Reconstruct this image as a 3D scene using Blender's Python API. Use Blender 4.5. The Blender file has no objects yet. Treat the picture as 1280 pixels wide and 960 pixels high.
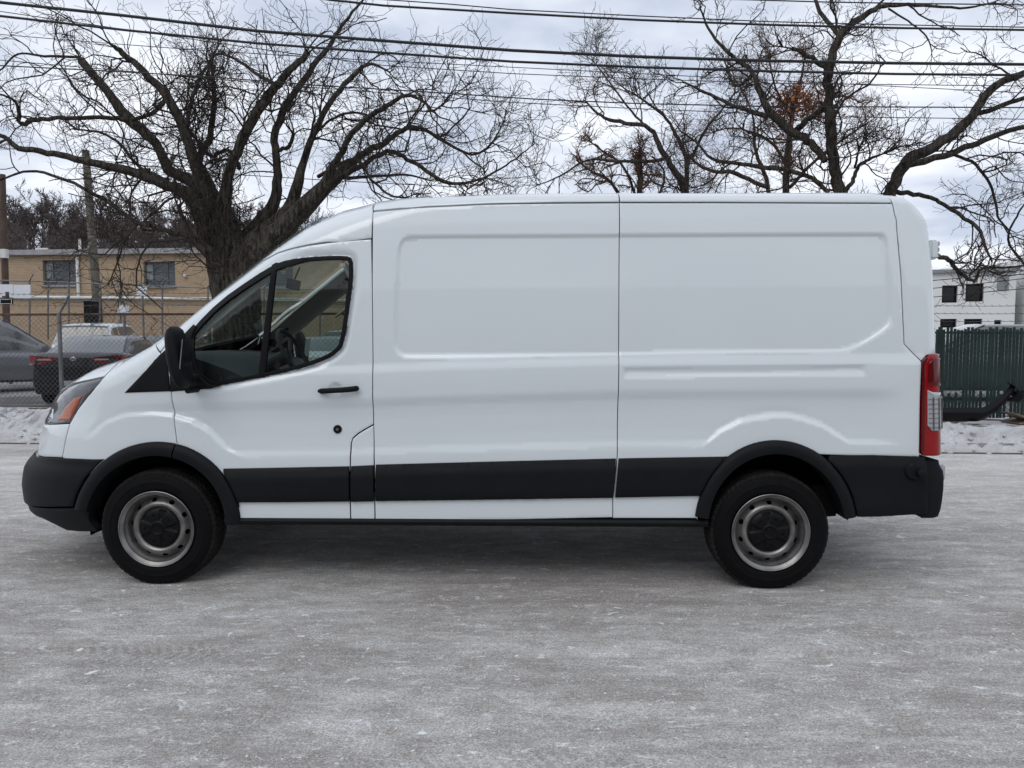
import bpy, bmesh, math, random
import numpy as np
from mathutils import Vector, Matrix
from mathutils.geometry import delaunay_2d_cdt
R = math.radians
rng = np.random.default_rng(7)
random.seed(7)
C = bpy.context.scene.collection
sc = bpy.context.scene

# ------------------------------------------------------------------ camera
HC = 1.53; PITCH = R(3.5); F = 924.0
cam_d = bpy.data.cameras.new('camera'); cam = bpy.data.objects.new('camera', cam_d); C.objects.link(cam)
cam.location = (0, 0, HC); cam.rotation_euler = (math.pi/2-PITCH, 0, 0)
cam_d.sensor_width = 36; cam_d.lens = 36*F/1280; cam_d.clip_end = 2000; cam_d.clip_start = .05
sc.camera = cam
# ------------------------------------------------------------------ sky, sun, exposure
SUN_EL, SUN_AZ = R(48), R(205)      # azimuth clockwise from +Y: behind the camera, slightly left
w = bpy.data.worlds.new('World'); sc.world = w; w.use_nodes = True
nt = w.node_tree; nt.nodes.clear()
def N(nt, typ, **kw):
    n = nt.nodes.new(typ)
    for k, v in kw.items():
        if k in n.inputs: n.inputs[k].default_value = v
        else: setattr(n, k, v)
    return n
out = N(nt, 'ShaderNodeOutputWorld'); bg = N(nt, 'ShaderNodeBackground', Strength=.1)
sky = N(nt, 'ShaderNodeTexSky'); sky.sky_type = 'NISHITA'; sky.sun_disc = False
sky.sun_elevation = SUN_EL; sky.sun_rotation = SUN_AZ; sky.dust_density = 3
tc = N(nt, 'ShaderNodeTexCoord'); sp = N(nt, 'ShaderNodeSeparateXYZ')
nt.links.new(tc.outputs['Generated'], sp.inputs[0])
mx = N(nt, 'ShaderNodeMath', operation='MAXIMUM'); nt.links.new(sp.outputs['Z'], mx.inputs[0]); mx.inputs[1].default_value = 0
ad = N(nt, 'ShaderNodeMath', operation='ADD'); nt.links.new(mx.outputs[0], ad.inputs[0]); ad.inputs[1].default_value = .12
dx = N(nt, 'ShaderNodeMath', operation='DIVIDE'); nt.links.new(sp.outputs['X'], dx.inputs[0]); nt.links.new(ad.outputs[0], dx.inputs[1])
dy = N(nt, 'ShaderNodeMath', operation='DIVIDE'); nt.links.new(sp.outputs['Y'], dy.inputs[0]); nt.links.new(ad.outputs[0], dy.inputs[1])
cb = N(nt, 'ShaderNodeCombineXYZ'); nt.links.new(dx.outputs[0], cb.inputs[0]); nt.links.new(dy.outputs[0], cb.inputs[1])
nz = N(nt, 'ShaderNodeTexNoise', Scale=1.15, Detail=8.0, Roughness=.52); nt.links.new(cb.outputs[0], nz.inputs['Vector'])
cr = N(nt, 'ShaderNodeValToRGB'); nt.links.new(nz.outputs['Fac'], cr.inputs[0])
cr.color_ramp.elements[0].position = .41; cr.color_ramp.elements[0].color = (.53, .59, .71, 1)
cr.color_ramp.elements[1].position = .60; cr.color_ramp.elements[1].color = (.90, .93, .99, 1)
vs = N(nt, 'ShaderNodeVectorMath', operation='SCALE'); nt.links.new(cr.outputs[0], vs.inputs[0]); vs.inputs['Scale'].default_value = 8.0
mixw = N(nt, 'ShaderNodeMix', data_type='RGBA'); mixw.inputs['Factor'].default_value = .93
nt.links.new(sky.outputs[0], mixw.inputs['A']); nt.links.new(vs.outputs[0], mixw.inputs['B'])
nt.links.new(mixw.outputs['Result'], bg.inputs['Color']); nt.links.new(bg.outputs[0], out.inputs[0])
sun_d = bpy.data.lights.new('sun', 'SUN'); sun = bpy.data.objects.new('sun', sun_d); C.objects.link(sun)
sun_d.energy = .5; sun_d.angle = R(35); sun_d.color = (1, .97, .93)
sdir = Vector((math.sin(SUN_AZ)*math.cos(SUN_EL), math.cos(SUN_AZ)*math.cos(SUN_EL), math.sin(SUN_EL)))
sun.rotation_euler = sdir.to_track_quat('Z', 'Y').to_euler()
sc.view_settings.view_transform = 'Standard'; sc.view_settings.look = 'None'
sc.view_settings.gamma = 1; sc.view_settings.use_curve_mapping = False
sc.view_settings.exposure = 0.55

# ------------------------------------------------------------------ materials
def mat(name, col, rough=.6, metal=0, coat=0, coatr=.05, spec=.5, var=0, vscale=3, bump=0, bscale=40, emit=None, trans=0):
    m = bpy.data.materials.new(name); m.use_nodes = True; t = m.node_tree; b = t.nodes['Principled BSDF']
    b.inputs['Base Color'].default_value = (*col, 1); b.inputs['Roughness'].default_value = rough
    b.inputs['Metallic'].default_value = metal; b.inputs['Coat Weight'].default_value = coat
    b.inputs['Coat Roughness'].default_value = coatr; b.inputs['Specular IOR Level'].default_value = spec
    if trans: b.inputs['Transmission Weight'].default_value = trans
    tco = N(t, 'ShaderNodeTexCoord')
    if var:
        n = N(t, 'ShaderNodeTexNoise', Scale=vscale, Detail=6.0, Roughness=.6); t.links.new(tco.outputs['Object'], n.inputs['Vector'])
        mr = N(t, 'ShaderNodeMapRange'); t.links.new(n.outputs['Fac'], mr.inputs[0])
        mr.inputs[1].default_value = .3; mr.inputs[2].default_value = .7; mr.inputs[3].default_value = 1-var; mr.inputs[4].default_value = 1+var
        v = N(t, 'ShaderNodeVectorMath', operation='SCALE'); v.inputs[0].default_value = col; t.links.new(mr.outputs[0], v.inputs['Scale'])
        t.links.new(v.outputs[0], b.inputs['Base Color'])
    if bump:
        n2 = N(t, 'ShaderNodeTexNoise', Scale=bscale, Detail=5.0, Roughness=.65); t.links.new(tco.outputs['Object'], n2.inputs['Vector'])
        bp = N(t, 'ShaderNodeBump', Strength=bump, Distance=.02); t.links.new(n2.outputs['Fac'], bp.inputs['Height']); t.links.new(bp.outputs[0], b.inputs['Normal'])
    return m
def glassmat(name, tint, mixf=.12, rough=.02):
    m = bpy.data.materials.new(name); m.use_nodes = True; t = m.node_tree; t.nodes.clear()
    o = N(t, 'ShaderNodeOutputMaterial'); tr = N(t, 'ShaderNodeBsdfTransparent', Color=(*tint, 1)); g = N(t, 'ShaderNodeBsdfGlossy', Roughness=rough)
    lw = N(t, 'ShaderNodeFresnel', IOR=1.5); mx_ = N(t, 'ShaderNodeMixShader')
    ge = N(t, 'ShaderNodeNewGeometry'); mr_ = N(t, 'ShaderNodeMapRange'); t.links.new(ge.outputs['Backfacing'], mr_.inputs[0]); mr_.inputs[3].default_value = 1.5; mr_.inputs[4].default_value = 1/1.5; t.links.new(mr_.outputs[0], lw.inputs['IOR'])
    t.links.new(lw.outputs[0], mx_.inputs[0]); t.links.new(tr.outputs[0], mx_.inputs[1]); t.links.new(g.outputs[0], mx_.inputs[2]); t.links.new(mx_.outputs[0], o.inputs[0])
    return m
M = {}
M['paint'] = mat('white_paint', (.655, .705, .725), .32, coat=1, coatr=.03, var=.012, vscale=1.2)
M['clad'] = mat('black_plastic', (.0085, .0095, .0108), .5, spec=.12, var=.12, vscale=6, bump=.05, bscale=900)
M['black'] = mat('black_trim', (.006, .006, .007), .5, spec=.15)
M['dark'] = mat('underside', (.006, .006, .006), .9, spec=.1)
M['rubber'] = mat('rubber', (.0045, .0045, .005), .62, spec=.1, var=.25, vscale=14)
M['tread'] = mat('tread', (.020, .019, .018), .85, spec=.08, var=.4, vscale=9)
M['steel'] = mat('silver_steel', (.215, .208, .204), .38, metal=.85, var=.35, vscale=11)
M['cap'] = mat('hub_cap', (.004, .004, .0045), .42, spec=.18)
M['glass'] = glassmat('window_glass', (.60, .68, .65))
M['clearglass'] = glassmat('windscreen_glass', (.66, .74, .71))
M['lamp_black'] = mat('lamp_housing', (.03, .03, .033), .2, coat=1)
M['amber'] = mat('amber_lens', (.36, .07, .014), .15, coat=.6)
M['redlens'] = mat('red_lens', (.27, .0015, .003), .10, coat=.4, spec=.25)
M['reddark'] = mat('dark_red_lens', (.09, .001, .002), .1, coat=.4, spec=.25)
M['clearlens'] = mat('clear_lens', (.42, .44, .46), .12, metal=.35, coat=1)
M['chrome'] = mat('chrome', (.7, .7, .72), .15, metal=1)
M['trimgrey'] = mat('beige_trim', (.42, .40, .36), .8)
M['dash'] = mat('dashboard', (.03, .031, .033), .6)
M['seat'] = mat('seat_cloth', (.05, .05, .055), .9)

# ------------------------------------------------------------------ object helpers
def link(name, me, m=None, parent=None, smooth=True):
    o = bpy.data.objects.new(name, me); C.objects.link(o)
    if parent: o.parent = parent
    if m is not None and not me.materials: me.materials.append(m)
    if smooth and len(me.polygons): me.polygons.foreach_set('use_smooth', [True]*len(me.polygons))
    return o
def mesh(name, v, f):
    me = bpy.data.meshes.new(name)
    if isinstance(v, np.ndarray) and isinstance(f, np.ndarray):
        nf, k = f.shape
        me.vertices.add(len(v)); me.vertices.foreach_set('co', v.astype(np.float32).ravel())
        me.loops.add(nf*k); me.loops.foreach_set('vertex_index', f.astype(np.int32).ravel())
        me.polygons.add(nf); me.polygons.foreach_set('loop_start', np.arange(0, nf*k, k, dtype=np.int32))
        me.update(calc_edges=True)
    else:
        me.from_pydata([tuple(map(float, p)) for p in v], [], [tuple(map(int, q)) for q in f])
    me.validate(); me.update(); return me
def tag(o, label=None, cat=None, group=None, kind=None):
    if label: o['label'] = label
    if cat: o['category'] = cat
    if group: o['group'] = group
    if kind: o['kind'] = kind
    return o
def empty(name, loc=(0, 0, 0), rz=0):
    o = bpy.data.objects.new(name, None); C.objects.link(o); o.location = loc; o.rotation_euler = (0, 0, rz); o.empty_display_size = .1; return o
class MB:
    def __init__(s): s.v = []; s.f = []
    def add(s, v, f):
        k = len(s.v); s.v += [tuple(p) for p in v]; s.f += [tuple(i+k for i in q) for q in f]; return s
    def box(s, c, d, rz=0, taper=1, rx=0, ry=0):
        mt = Matrix.Translation(c) @ Matrix.Rotation(rz, 4, 'Z') @ Matrix.Rotation(ry, 4, 'Y') @ Matrix.Rotation(rx, 4, 'X')
        v = []
        for z in (-1, 1):
            k = taper if z > 0 else 1
            for x, y in ((-1, -1), (1, -1), (1, 1), (-1, 1)): v.append(mt @ Vector((x*d[0]/2*k, y*d[1]/2*k, z*d[2]/2)))
        return s.add(v, [(0, 3, 2, 1), (4, 5, 6, 7), (0, 1, 5, 4), (1, 2, 6, 5), (2, 3, 7, 6), (3, 0, 4, 7)])
    def tube(s, pts, r, n=8, closed=False, caps=True):
        pts = [Vector(p) for p in pts]; rr = r if hasattr(r, '__len__') else [r]*len(pts); vs = []; m = len(pts)
        for i, p in enumerate(pts):
            if closed: d = pts[(i+1) % m]-pts[i-1]
            else: d = pts[min(i+1, m-1)]-pts[max(i-1, 0)]
            d.normalize(); a = Vector((0, 0, 1)) if abs(d.z) < .9 else Vector((1, 0, 0))
            u = d.cross(a).normalized(); q = d.cross(u)
            for k in range(n):
                t = 2*math.pi*k/n; vs.append(p+(u*math.cos(t)+q*math.sin(t))*rr[i])
        fs = []
        for i in range(m if closed else m-1):
            j = (i+1) % m
            for k in range(n): fs.append((i*n+k, i*n+(k+1) % n, j*n+(k+1) % n, j*n+k))
        if caps and not closed: fs += [tuple(range(n-1, -1, -1)), tuple((m-1)*n+k for k in range(n))]
        return s.add(vs, fs)
    def lathe(s, prof, c, axis='y', n=48, caps=False):
        # prof: list of (a along axis, r)
        vs = []
        for a, r in prof:
            for k in range(n):
                t = 2*math.pi*k/n; x, z = r*math.cos(t), r*math.sin(t)
                if axis == 'y': vs.append((c[0]+x, c[1]+a, c[2]+z))
                elif axis == 'z': vs.append((c[0]+x, c[1]+z, c[2]+a))
                else: vs.append((c[0]+a, c[1]+x, c[2]+z))
        fs = [(i*n+k, i*n+(k+1) % n, (i+1)*n+(k+1) % n, (i+1)*n+k) for i in range(len(prof)-1) for k in range(n)]
        if caps: fs += [tuple(range(n)), tuple((len(prof)-1)*n+k for k in range(n-1, -1, -1))]
        return s.add(vs, fs)
    def loft(s, secs, closed=True, caps=True):
        n = len(secs[0]); vs = [p for q in secs for p in q]; fs = []
        for i in range(len(secs)-1):
            for k in range(n if closed else n-1): fs.append((i*n+k, i*n+(k+1) % n, (i+1)*n+(k+1) % n, (i+1)*n+k))
        if caps and closed: fs += [tuple(range(n-1, -1, -1)), tuple((len(secs)-1)*n+k for k in range(n))]
        return s.add(vs, fs)
    def build(s, name, m, parent=None, smooth=False, bevel=0):
        o = link(name, mesh(name, s.v, s.f), m, parent, smooth)
        bm = bmesh.new(); bm.from_mesh(o.data); bmesh.ops.recalc_face_normals(bm, faces=bm.faces)
        if bevel: bmesh.ops.bevel(bm, geom=[e for e in bm.edges if len(e.link_faces) == 2 and e.calc_face_angle() > .5], offset=bevel, segments=2, affect='EDGES', clamp_overlap=True)
        bm.to_mesh(o.data); bm.free()
        if smooth:
            try: o.data.set_sharp_from_angle(angle=R(40))
            except Exception: pass
        return o
def pix(px, py, Y):                       # point on the vertical plane y=Y seen at a photo pixel: used to measure the place
    x = (px-640)/F; u = (480-py)/F; d = (x, math.cos(PITCH)+u*math.sin(PITCH), u*math.cos(PITCH)-math.sin(PITCH))
    k = Y/d[1]; return Vector((k*d[0], Y, HC+k*d[2]))
def pixz(px, py, z):
    x = (px-640)/F; u = (480-py)/F; d = (x, math.cos(PITCH)+u*math.sin(PITCH), u*math.cos(PITCH)-math.sin(PITCH))
    k = (z-HC)/d[2]; return Vector((k*d[0], k*d[1], z))

# ------------------------------------------------------------------ ground, road
def nodes_ground(name, kind):
    m = bpy.data.materials.new(name); m.use_nodes = True; t = m.node_tree; b = t.nodes['Principled BSDF']; L = t.links
    tco = N(t, 'ShaderNodeTexCoord'); b.inputs['Specular IOR Level'].default_value = .3
    def mapped(sx, sy, rz=0):
        mp = N(t, 'ShaderNodeMapping'); L.new(tco.outputs['Object'], mp.inputs[0]); mp.inputs['Scale'].default_value = (sx, sy, 1); mp.inputs['Rotation'].default_value = (0, 0, rz); return mp.outputs[0]
    def noise(vec, s, d=6, r=.6, dist=0):
        n = N(t, 'ShaderNodeTexNoise', Scale=s, Detail=float(d), Roughness=r, Distortion=dist); L.new(vec, n.inputs['Vector']); return n.outputs['Fac']
    def ramp(v, a, b_, lo=0, hi=1):
        r_ = N(t, 'ShaderNodeMapRange'); L.new(v, r_.inputs[0]); r_.inputs[1].default_value = a; r_.inputs[2].default_value = b_; r_.inputs[3].default_value = lo; r_.inputs[4].default_value = hi; return r_.outputs[0]
    def mix(f, a, c):
        x = N(t, 'ShaderNodeMix', data_type='RGBA'); 
        if isinstance(f, float): x.inputs['Factor'].default_value = f
        else: L.new(f, x.inputs['Factor'])
        for key, q in (('A', a), ('B', c)):
            if isinstance(q, tuple): x.inputs[key].default_value = (*q, 1)
            else: L.new(q, x.inputs[key])
        return x.outputs['Result']
    def mul(a, c):
        x = N(t, 'ShaderNodeMath', operation='MULTIPLY'); L.new(a, x.inputs[0])
        if isinstance(c, float): x.inputs[1].default_value = c
        else: L.new(c, x.inputs[1])
        return x.outputs[0]
    if kind == 'road':
        big = noise(mapped(.35, 1.3, .03), 1.0, 5, .55, .4); streak = noise(mapped(.5, 7, .05), 1.3, 6, .6, .3); fine = noise(mapped(1, 1), 75, 4, .75); mid = noise(mapped(.7, 1.6), 5, 8, .68, .3)
        grit = noise(mapped(1, 1), 240, 2, .7); grit2 = noise(mapped(.8, 1.1), 130, 3, .8)
        c = mix(ramp(big, .36, .64), (.305, .282, .265), (.55, .55, .535))
        c = mix(ramp(streak, .36, .70, 0, .62), c, (.60, .595, .575))
        c = mix(ramp(mid, .40, .62, .62, 0), c, (.24, .215, .195))
        c = mix(ramp(noise(mapped(.25, 3.2, .06), 1.1, 3, .5, .2), .58, .72, 0, .45), c, (.29, .26, .24))
        sy_ = N(t, 'ShaderNodeSeparateXYZ'); L.new(tco.outputs['Object'], sy_.inputs[0])
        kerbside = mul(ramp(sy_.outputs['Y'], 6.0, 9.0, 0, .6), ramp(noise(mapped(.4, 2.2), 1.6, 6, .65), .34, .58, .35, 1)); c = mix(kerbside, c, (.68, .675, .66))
        pt_ = ramp(noise(mapped(1, 1), .8, 4), .42, .60)
        worn = ramp(noise(mapped(.5, 1.1), .55, 5, .6, .5), .50, .64, 0, .55); c = mix(worn, c, (.20, .18, .165))
        def scale_(c_, f_):
            v_ = N(t, 'ShaderNodeVectorMath', operation='SCALE'); L.new(c_, v_.inputs[0]); L.new(f_, v_.inputs['Scale']); return v_.outputs[0]
        c = scale_(c, ramp(grit2, .36, .64, .62, 1.32)); c = scale_(c, ramp(fine, .36, .64, .72, 1.28)); c = scale_(c, ramp(noise(mapped(.8, 1.2), 30, 4, .7), .36, .64, .86, 1.14))
        c = mix(ramp(grit, .60, .66, 0, .6), c, (.85, .85, .83))
        s1_ = mul(ramp(noise(mapped(.7, 1.25), 13, 8, .78, .8), .575, .625), ramp(grit2, .40, .50)); s2_ = mul(mul(ramp(noise(mapped(.7, 1.2), 6.5, 12, .88, .8), .57, .62), ramp(fine, .40, .50)), pt_)
        s3_ = ramp(noise(mapped(.85, 1.1), 34, 5, .7), .635, .65); s5_ = mul(ramp(noise(mapped(.8, 1.15), 9, 9, .72, .5), .625, .64), ramp(noise(mapped(1, 1), .7, 3), .45, .55)); s4_ = mul(ramp(noise(mapped(.5, 1.6, .08), 2.2, 12, .85, .6), .55, .62), ramp(grit2, .44, .54))
        for q_, a_ in ((s4_, .5), (s1_, .7), (s2_, .95), (s3_, .85), (s5_, .9)): c = mix(mul(q_, a_), c, (.84, .86, .86))
        def M_(op, a_, b__=None):
            x_ = N(t, 'ShaderNodeMath', operation=op)
            for i_, q_ in enumerate((a_, b__)):
                if q_ is None: continue
                if isinstance(q_, (int, float)): x_.inputs[i_].default_value = q_
                else: L.new(q_, x_.inputs[i_])
            return x_.outputs[0]
        for y0_, sl_, st_ in ((2.55, .055, .22), (3.55, .02, .18), (1.95, .09, .2)):   # tyre prints pressed into the salt film
            dy_ = M_('ABSOLUTE', M_('SUBTRACT', M_('SUBTRACT', sy_.outputs['Y'], y0_), M_('MULTIPLY', sy_.outputs['X'], sl_)))
            sn_ = M_('SINE', M_('ADD', M_('MULTIPLY', sy_.outputs['X'], 118.0), M_('MULTIPLY', dy_, 70.0)))
            mk_ = mul(mul(ramp(dy_, .085, .115, 1, 0), ramp(sn_, -.1, .4)), ramp(noise(mapped(.5, .5), 1.3, 4), .42, .58, 0, st_)); c = mix(mul(mk_, ramp(fine, .36, .5)), c, (.74, .75, .74))
        c = mix(mul(ramp(noise(mapped(.6, 1.6), 9, 6, .7), .70, .74), .85), c, (.05, .045, .04))
        L.new(c, b.inputs['Base Color']); b.inputs['Roughness'].default_value = .82
        bp = N(t, 'ShaderNodeBump', Strength=.7, Distance=.008); L.new(fine, bp.inputs['Height']); bp2 = N(t, 'ShaderNodeBump', Strength=.35, Distance=.02); L.new(mid, bp2.inputs['Height']); L.new(bp2.outputs[0], bp.inputs['Normal']); L.new(bp.outputs[0], b.inputs['Normal'])
    elif kind == 'snow':
        a = noise(mapped(1, 1), 2.2, 8, .7); f = noise(mapped(1, 1), 26, 7, .75)
        c = mix(ramp(a, .40, .66, 0, .55), (.95, .96, .98), (.64, .62, .60)); c = mix(ramp(f, .58, .70, 0, .7), c, (.26, .24, .22)); c = mix(ramp(noise(mapped(1, 1), 60, 3, .7), .66, .72, 0, .8), c, (.10, .08, .06))
        L.new(c, b.inputs['Base Color']); b.inputs['Roughness'].default_value = .7; b.inputs['Subsurface Weight'].default_value = .0
        bp = N(t, 'ShaderNodeBump', Strength=1.0, Distance=.07); L.new(f, bp.inputs['Height']); L.new(bp.outputs[0], b.inputs['Normal'])
    elif kind == 'verge':
        a = noise(mapped(1, 1), 1.1, 8, .65); f = noise(mapped(1, 1), 22, 7, .75)
        c = mix(ramp(f, .35, .65), (.055, .034, .022), (.17, .115, .08)); c = mix(ramp(a, .47, .50), c, (.74, .75, .77))
        L.new(c, b.inputs['Base Color']); b.inputs['Roughness'].default_value = .9
        bp = N(t, 'ShaderNodeBump', Strength=.8, Distance=.05); L.new(f, bp.inputs['Height']); L.new(bp.outputs[0], b.inputs['Normal'])
    elif kind == 'lot':
        a = noise(mapped(1, 1), .5, 8, .6); c = mix(ramp(a, .4, .6), (.11, .11, .11), (.27, .27, .28)); L.new(c, b.inputs['Base Color']); b.inputs['Roughness'].default_value = .9
    elif kind == 'brick':
        br = N(t, 'ShaderNodeTexBrick', Scale=1.0); mp = N(t, 'ShaderNodeMapping'); L.new(tco.outputs['Object'], mp.inputs[0]); mp.inputs['Rotation'].default_value = (R(90), 0, 0); L.new(mp.outputs[0], br.inputs['Vector'])
        br.inputs['Brick Width'].default_value = .30; br.inputs['Row Height'].default_value = .10; br.inputs['Mortar Size'].default_value = .008
        br.inputs['Color1'].default_value = (.44, .335, .225, 1); br.inputs['Color2'].default_value = (.365, .27, .178, 1); br.inputs['Mortar'].default_value = (.30, .22, .15, 1)
        c = mix(ramp(noise(mapped(.5, .5), .6, 6), .35, .7, .0, .45), br.outputs['Color'], (.30, .22, .15)); L.new(c, b.inputs['Base Color']); b.inputs['Roughness'].default_value = .9
    elif kind == 'stucco':
        c = mix(ramp(noise(mapped(.6, .6), .8, 7), .4, .7, 0, .35), (.80, .81, .80), (.58, .58, .56)); L.new(c, b.inputs['Base Color']); b.inputs['Roughness'].default_value = .85
    elif kind == 'bark':
        mp = mapped(1, 1); f = noise(mp, 9, 8, .7, 1.2)
        mp2 = N(t, 'ShaderNodeMapping'); L.new(tco.outputs['Object'], mp2.inputs[0]); mp2.inputs['Scale'].default_value = (9, 9, 1.6); g = noise(mp2.outputs[0], 2.2, 6, .65, .6)
        c = mix(ramp(g, .38, .62), (.014, .012, .010), (.115, .100, .082)); c = mix(ramp(f, .56, .68, 0, .45), c, (.14, .145, .11))
        L.new(c, b.inputs['Base Color']); b.inputs['Roughness'].default_value = .92; b.inputs['Specular IOR Level'].default_value = .2
        bp = N(t, 'ShaderNodeBump', Strength=1.0, Distance=.09); L.new(g, bp.inputs['Height']); L.new(bp.outputs[0], b.inputs['Normal'])
    return m
def noise_vec(t, tco, amt, s):
    n = N(t, 'ShaderNodeTexNoise', Scale=float(s), Detail=3.0); t.links.new(tco.outputs['Object'], n.inputs['Vector'])
    v = N(t, 'ShaderNodeVectorMath', operation='SCALE'); t.links.new(n.outputs['Color'], v.inputs[0]); v.inputs['Scale'].default_value = amt
    a = N(t, 'ShaderNodeVectorMath', operation='ADD'); t.links.new(tco.outputs['Object'], a.inputs[0]); t.links.new(v.outputs[0], a.inputs[1]); return a.outputs[0]
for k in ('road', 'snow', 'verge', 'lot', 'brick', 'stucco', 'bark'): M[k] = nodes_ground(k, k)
M['kerb'] = mat('kerb_concrete', (.30, .29, .28), .9, var=.2, vscale=4, bump=.3)
M['hill'] = mat('hill_soil', (.06, .05, .045), .95, var=.3, vscale=.1)
M['twig'] = mat('twig_bark', (.040, .032, .028), .9, spec=.2, var=.3, vscale=2)
M['twig_grey'] = mat('grey_twigs', (.075, .060, .052), .9, spec=.2)
M['redtwig'] = mat('reddish_twigs', (.115, .060, .040), .9, spec=.2)
M['farwood'] = mat('far_wood', (.125, .103, .097), .95, spec=.1, var=.3, vscale=.2)
M['leaf'] = mat('dead_leaf', (.36, .135, .05), .8)

# the kerb line, measured from the photograph
kL = pixz(0, 553, 0); kR = pixz(1280, 566, 0); kd = (kR-kL).normalized(); kn = Vector((-kd.y, kd.x, 0)); kang = math.atan2(kd.y, kd.x)
def kp(a, b, z=0):                       # a along the kerb from its left end, b beyond it
    p = kL+kd*a+kn*b; return (p.x, p.y, z)
def strip(name, a0, a1, b0, b1, z, m, na=1, nb=1):
    v = [kp(a0+(a1-a0)*i/na, b0+(b1-b0)*j/nb, z) for j in range(nb+1) for i in range(na+1)]
    f = [(j*(na+1)+i, j*(na+1)+i+1, (j+1)*(na+1)+i+1, (j+1)*(na+1)+i) for j in range(nb) for i in range(na)]
    return tag(link(name, mesh(name, v, f), m, smooth=False), kind='structure')
g = MB(); g.add([(-900, -300, -.012), (900, -300, -.012), (900, 900, -.012), (-900, 900, -.012)], [(0, 1, 2, 3)])
tag(g.build('ground', M['lot']), kind='structure')
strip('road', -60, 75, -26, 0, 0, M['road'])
kb = MB(); kb.add([kp(-60, 0, -.01), kp(75, 0, -.01), kp(-60, .02, .12), kp(75, .02, .12), kp(-60, .17, .125), kp(75, .17, .125), kp(-60, .17, -.01), kp(75, .17, -.01)], [(0, 1, 3, 2), (2, 3, 5, 4), (4, 5, 7, 6)])
tag(kb.build('kerb', M['kerb']), kind='structure')
strip('verge', -60, 75, .171, 4.2, .118, M['verge'])
strip('parking_lot', -60, 75, 4.2, 34, .125, M['lot'])
# gutter grit line: dark soil along the kerb foot
strip('gutter', -60, 75, -.16, -.004, .004, mat('gutter_grit', (.10, .075, .055), .95, var=.5, vscale=6, bump=.5))

def fbm(x, y, seed=0, oct_=5):
    r_ = np.random.default_rng(seed); o = np.zeros_like(x); a = 1
    for k in range(oct_):
        for q in range(3):
            th = r_.uniform(0, math.pi*2); ph = r_.uniform(0, 6.28); f_ = 1.7**k*1.1
            o += a*np.sin((x*math.cos(th)+y*math.sin(th))*f_*2+ph+1.3*np.sin(y*f_*1.3+ph*2))/3
        a *= .62
    return o
def snowbank(name, a0, a1, b0, b1, h, seed, label):
    na = int((a1-a0)/.045); nb = int((b1-b0)/.045); A_, B_ = np.meshgrid(np.linspace(a0, a1, na), np.linspace(b0, b1, nb))
    q = (B_-b0)/(b1-b0); prof = np.clip(np.sin(np.clip(q, 0, 1)*math.pi), 0, 1)**.45*np.clip((A_-a0)/.5, 0, 1)**.5*np.clip((a1-A_)/.5, 0, 1)**.5
    from mathutils import noise as mn
    def fr(X_, Y_, f_, o_): return np.array([mn.fractal(Vector((x*f_+seed*7.3, y*f_, seed)), .9, 2.1, o_) for x, y in zip(X_.ravel(), Y_.ravel())]).reshape(X_.shape)
    lump = fr(A_, B_, 1.4, 3); fine = fr(A_, B_, 6.5, 4)
    Z = -.01+prof*(h*(1+.55*lump)+.075*fine)
    base = kL[:]; P_ = np.stack([base[0]+kd.x*A_+kn.x*B_+.07*fine*prof, base[1]+kd.y*A_+kn.y*B_-.09*fine*prof*np.sign(.5-q), Z+.0], -1).reshape(-1, 3)
    idx = np.arange(na*nb).reshape(nb, na); Fc = np.stack([idx[:-1, :-1], idx[:-1, 1:], idx[1:, 1:], idx[1:, :-1]], -1).reshape(-1, 4)
    nc = int((a1-a0)*16); ca = rng.uniform(a0, a1, nc); cb_ = np.where(rng.random(nc) < .6, b0+rng.normal(.02, .10, nc), rng.uniform(b0, b1, nc)); qq = np.clip((cb_-b0)/(b1-b0), 0, 1); cz = np.clip(np.sin(qq*math.pi), 0, 1)**.45*h*.95
    th = np.arange(8)*math.pi/4; sp8 = [np.array([[0, 0, 1.]])]+[np.stack([np.cos(th)*math.cos(e_), np.sin(th)*math.cos(e_), np.full(8, math.sin(e_))], 1) for e_ in (.8, .1, -.6)]+[np.array([[0, 0, -1.]])]; sp8 = np.vstack(sp8)
    sf = [(0, 1+k, 1+(k+1) % 8, 1+(k+1) % 8) for k in range(8)]+[(1+8*j+k, 9+8*j+k, 9+8*j+(k+1) % 8, 1+8*j+(k+1) % 8) for j in range(2) for k in range(8)]+[(25, 17+(k+1) % 8, 17+k, 17+k) for k in range(8)]
    vs_ = []; fs_ = []
    for i in range(nc):
        r_ = rng.uniform(.010, .045)*(1.5 if rng.random() < .08 else .8); v_ = sp8*r_*rng.uniform(.65, 1.3, (26, 1))*np.array([1.2, 1, .75]); cx_, cy_, _ = kp(ca[i], cb_[i]); vs_.append(v_+np.array([cx_, cy_, cz[i]+r_*.3])); fs_ += [tuple(len(P_)+26*i+q for q in f) for f in sf]
    AV = [tuple(p) for p in np.vstack([P_]+vs_)]; AF_ = [tuple(f) for f in Fc]+[f if f[2] != f[3] else f[:3] for f in fs_]
    return tag(link(name, mesh(name, AV, AF_), M['snow']), label, 'snow', kind='stuff')
snowbank('snow_bank', -6, 1.5, -.05, 1.45, .36, 3, 'dirty ploughed snow heaped along the kerb in front of the parked cars')
snowbank('snow_bank', 11.8, 22, -.05, 1.1, .27, 9, 'low dirty snow ridge along the kerb before the green slatted fence')
snowbank('snow_bank', 1.5, 11.8, .05, 1.1, .16, 15, 'thin snow ridge along the kerb hidden beyond the van')
snowbank('snow_patch', -6, 1.9, 2.6, 4.0, .14, 21, 'thin snow lying at the foot of the chain-link fence')
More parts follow.
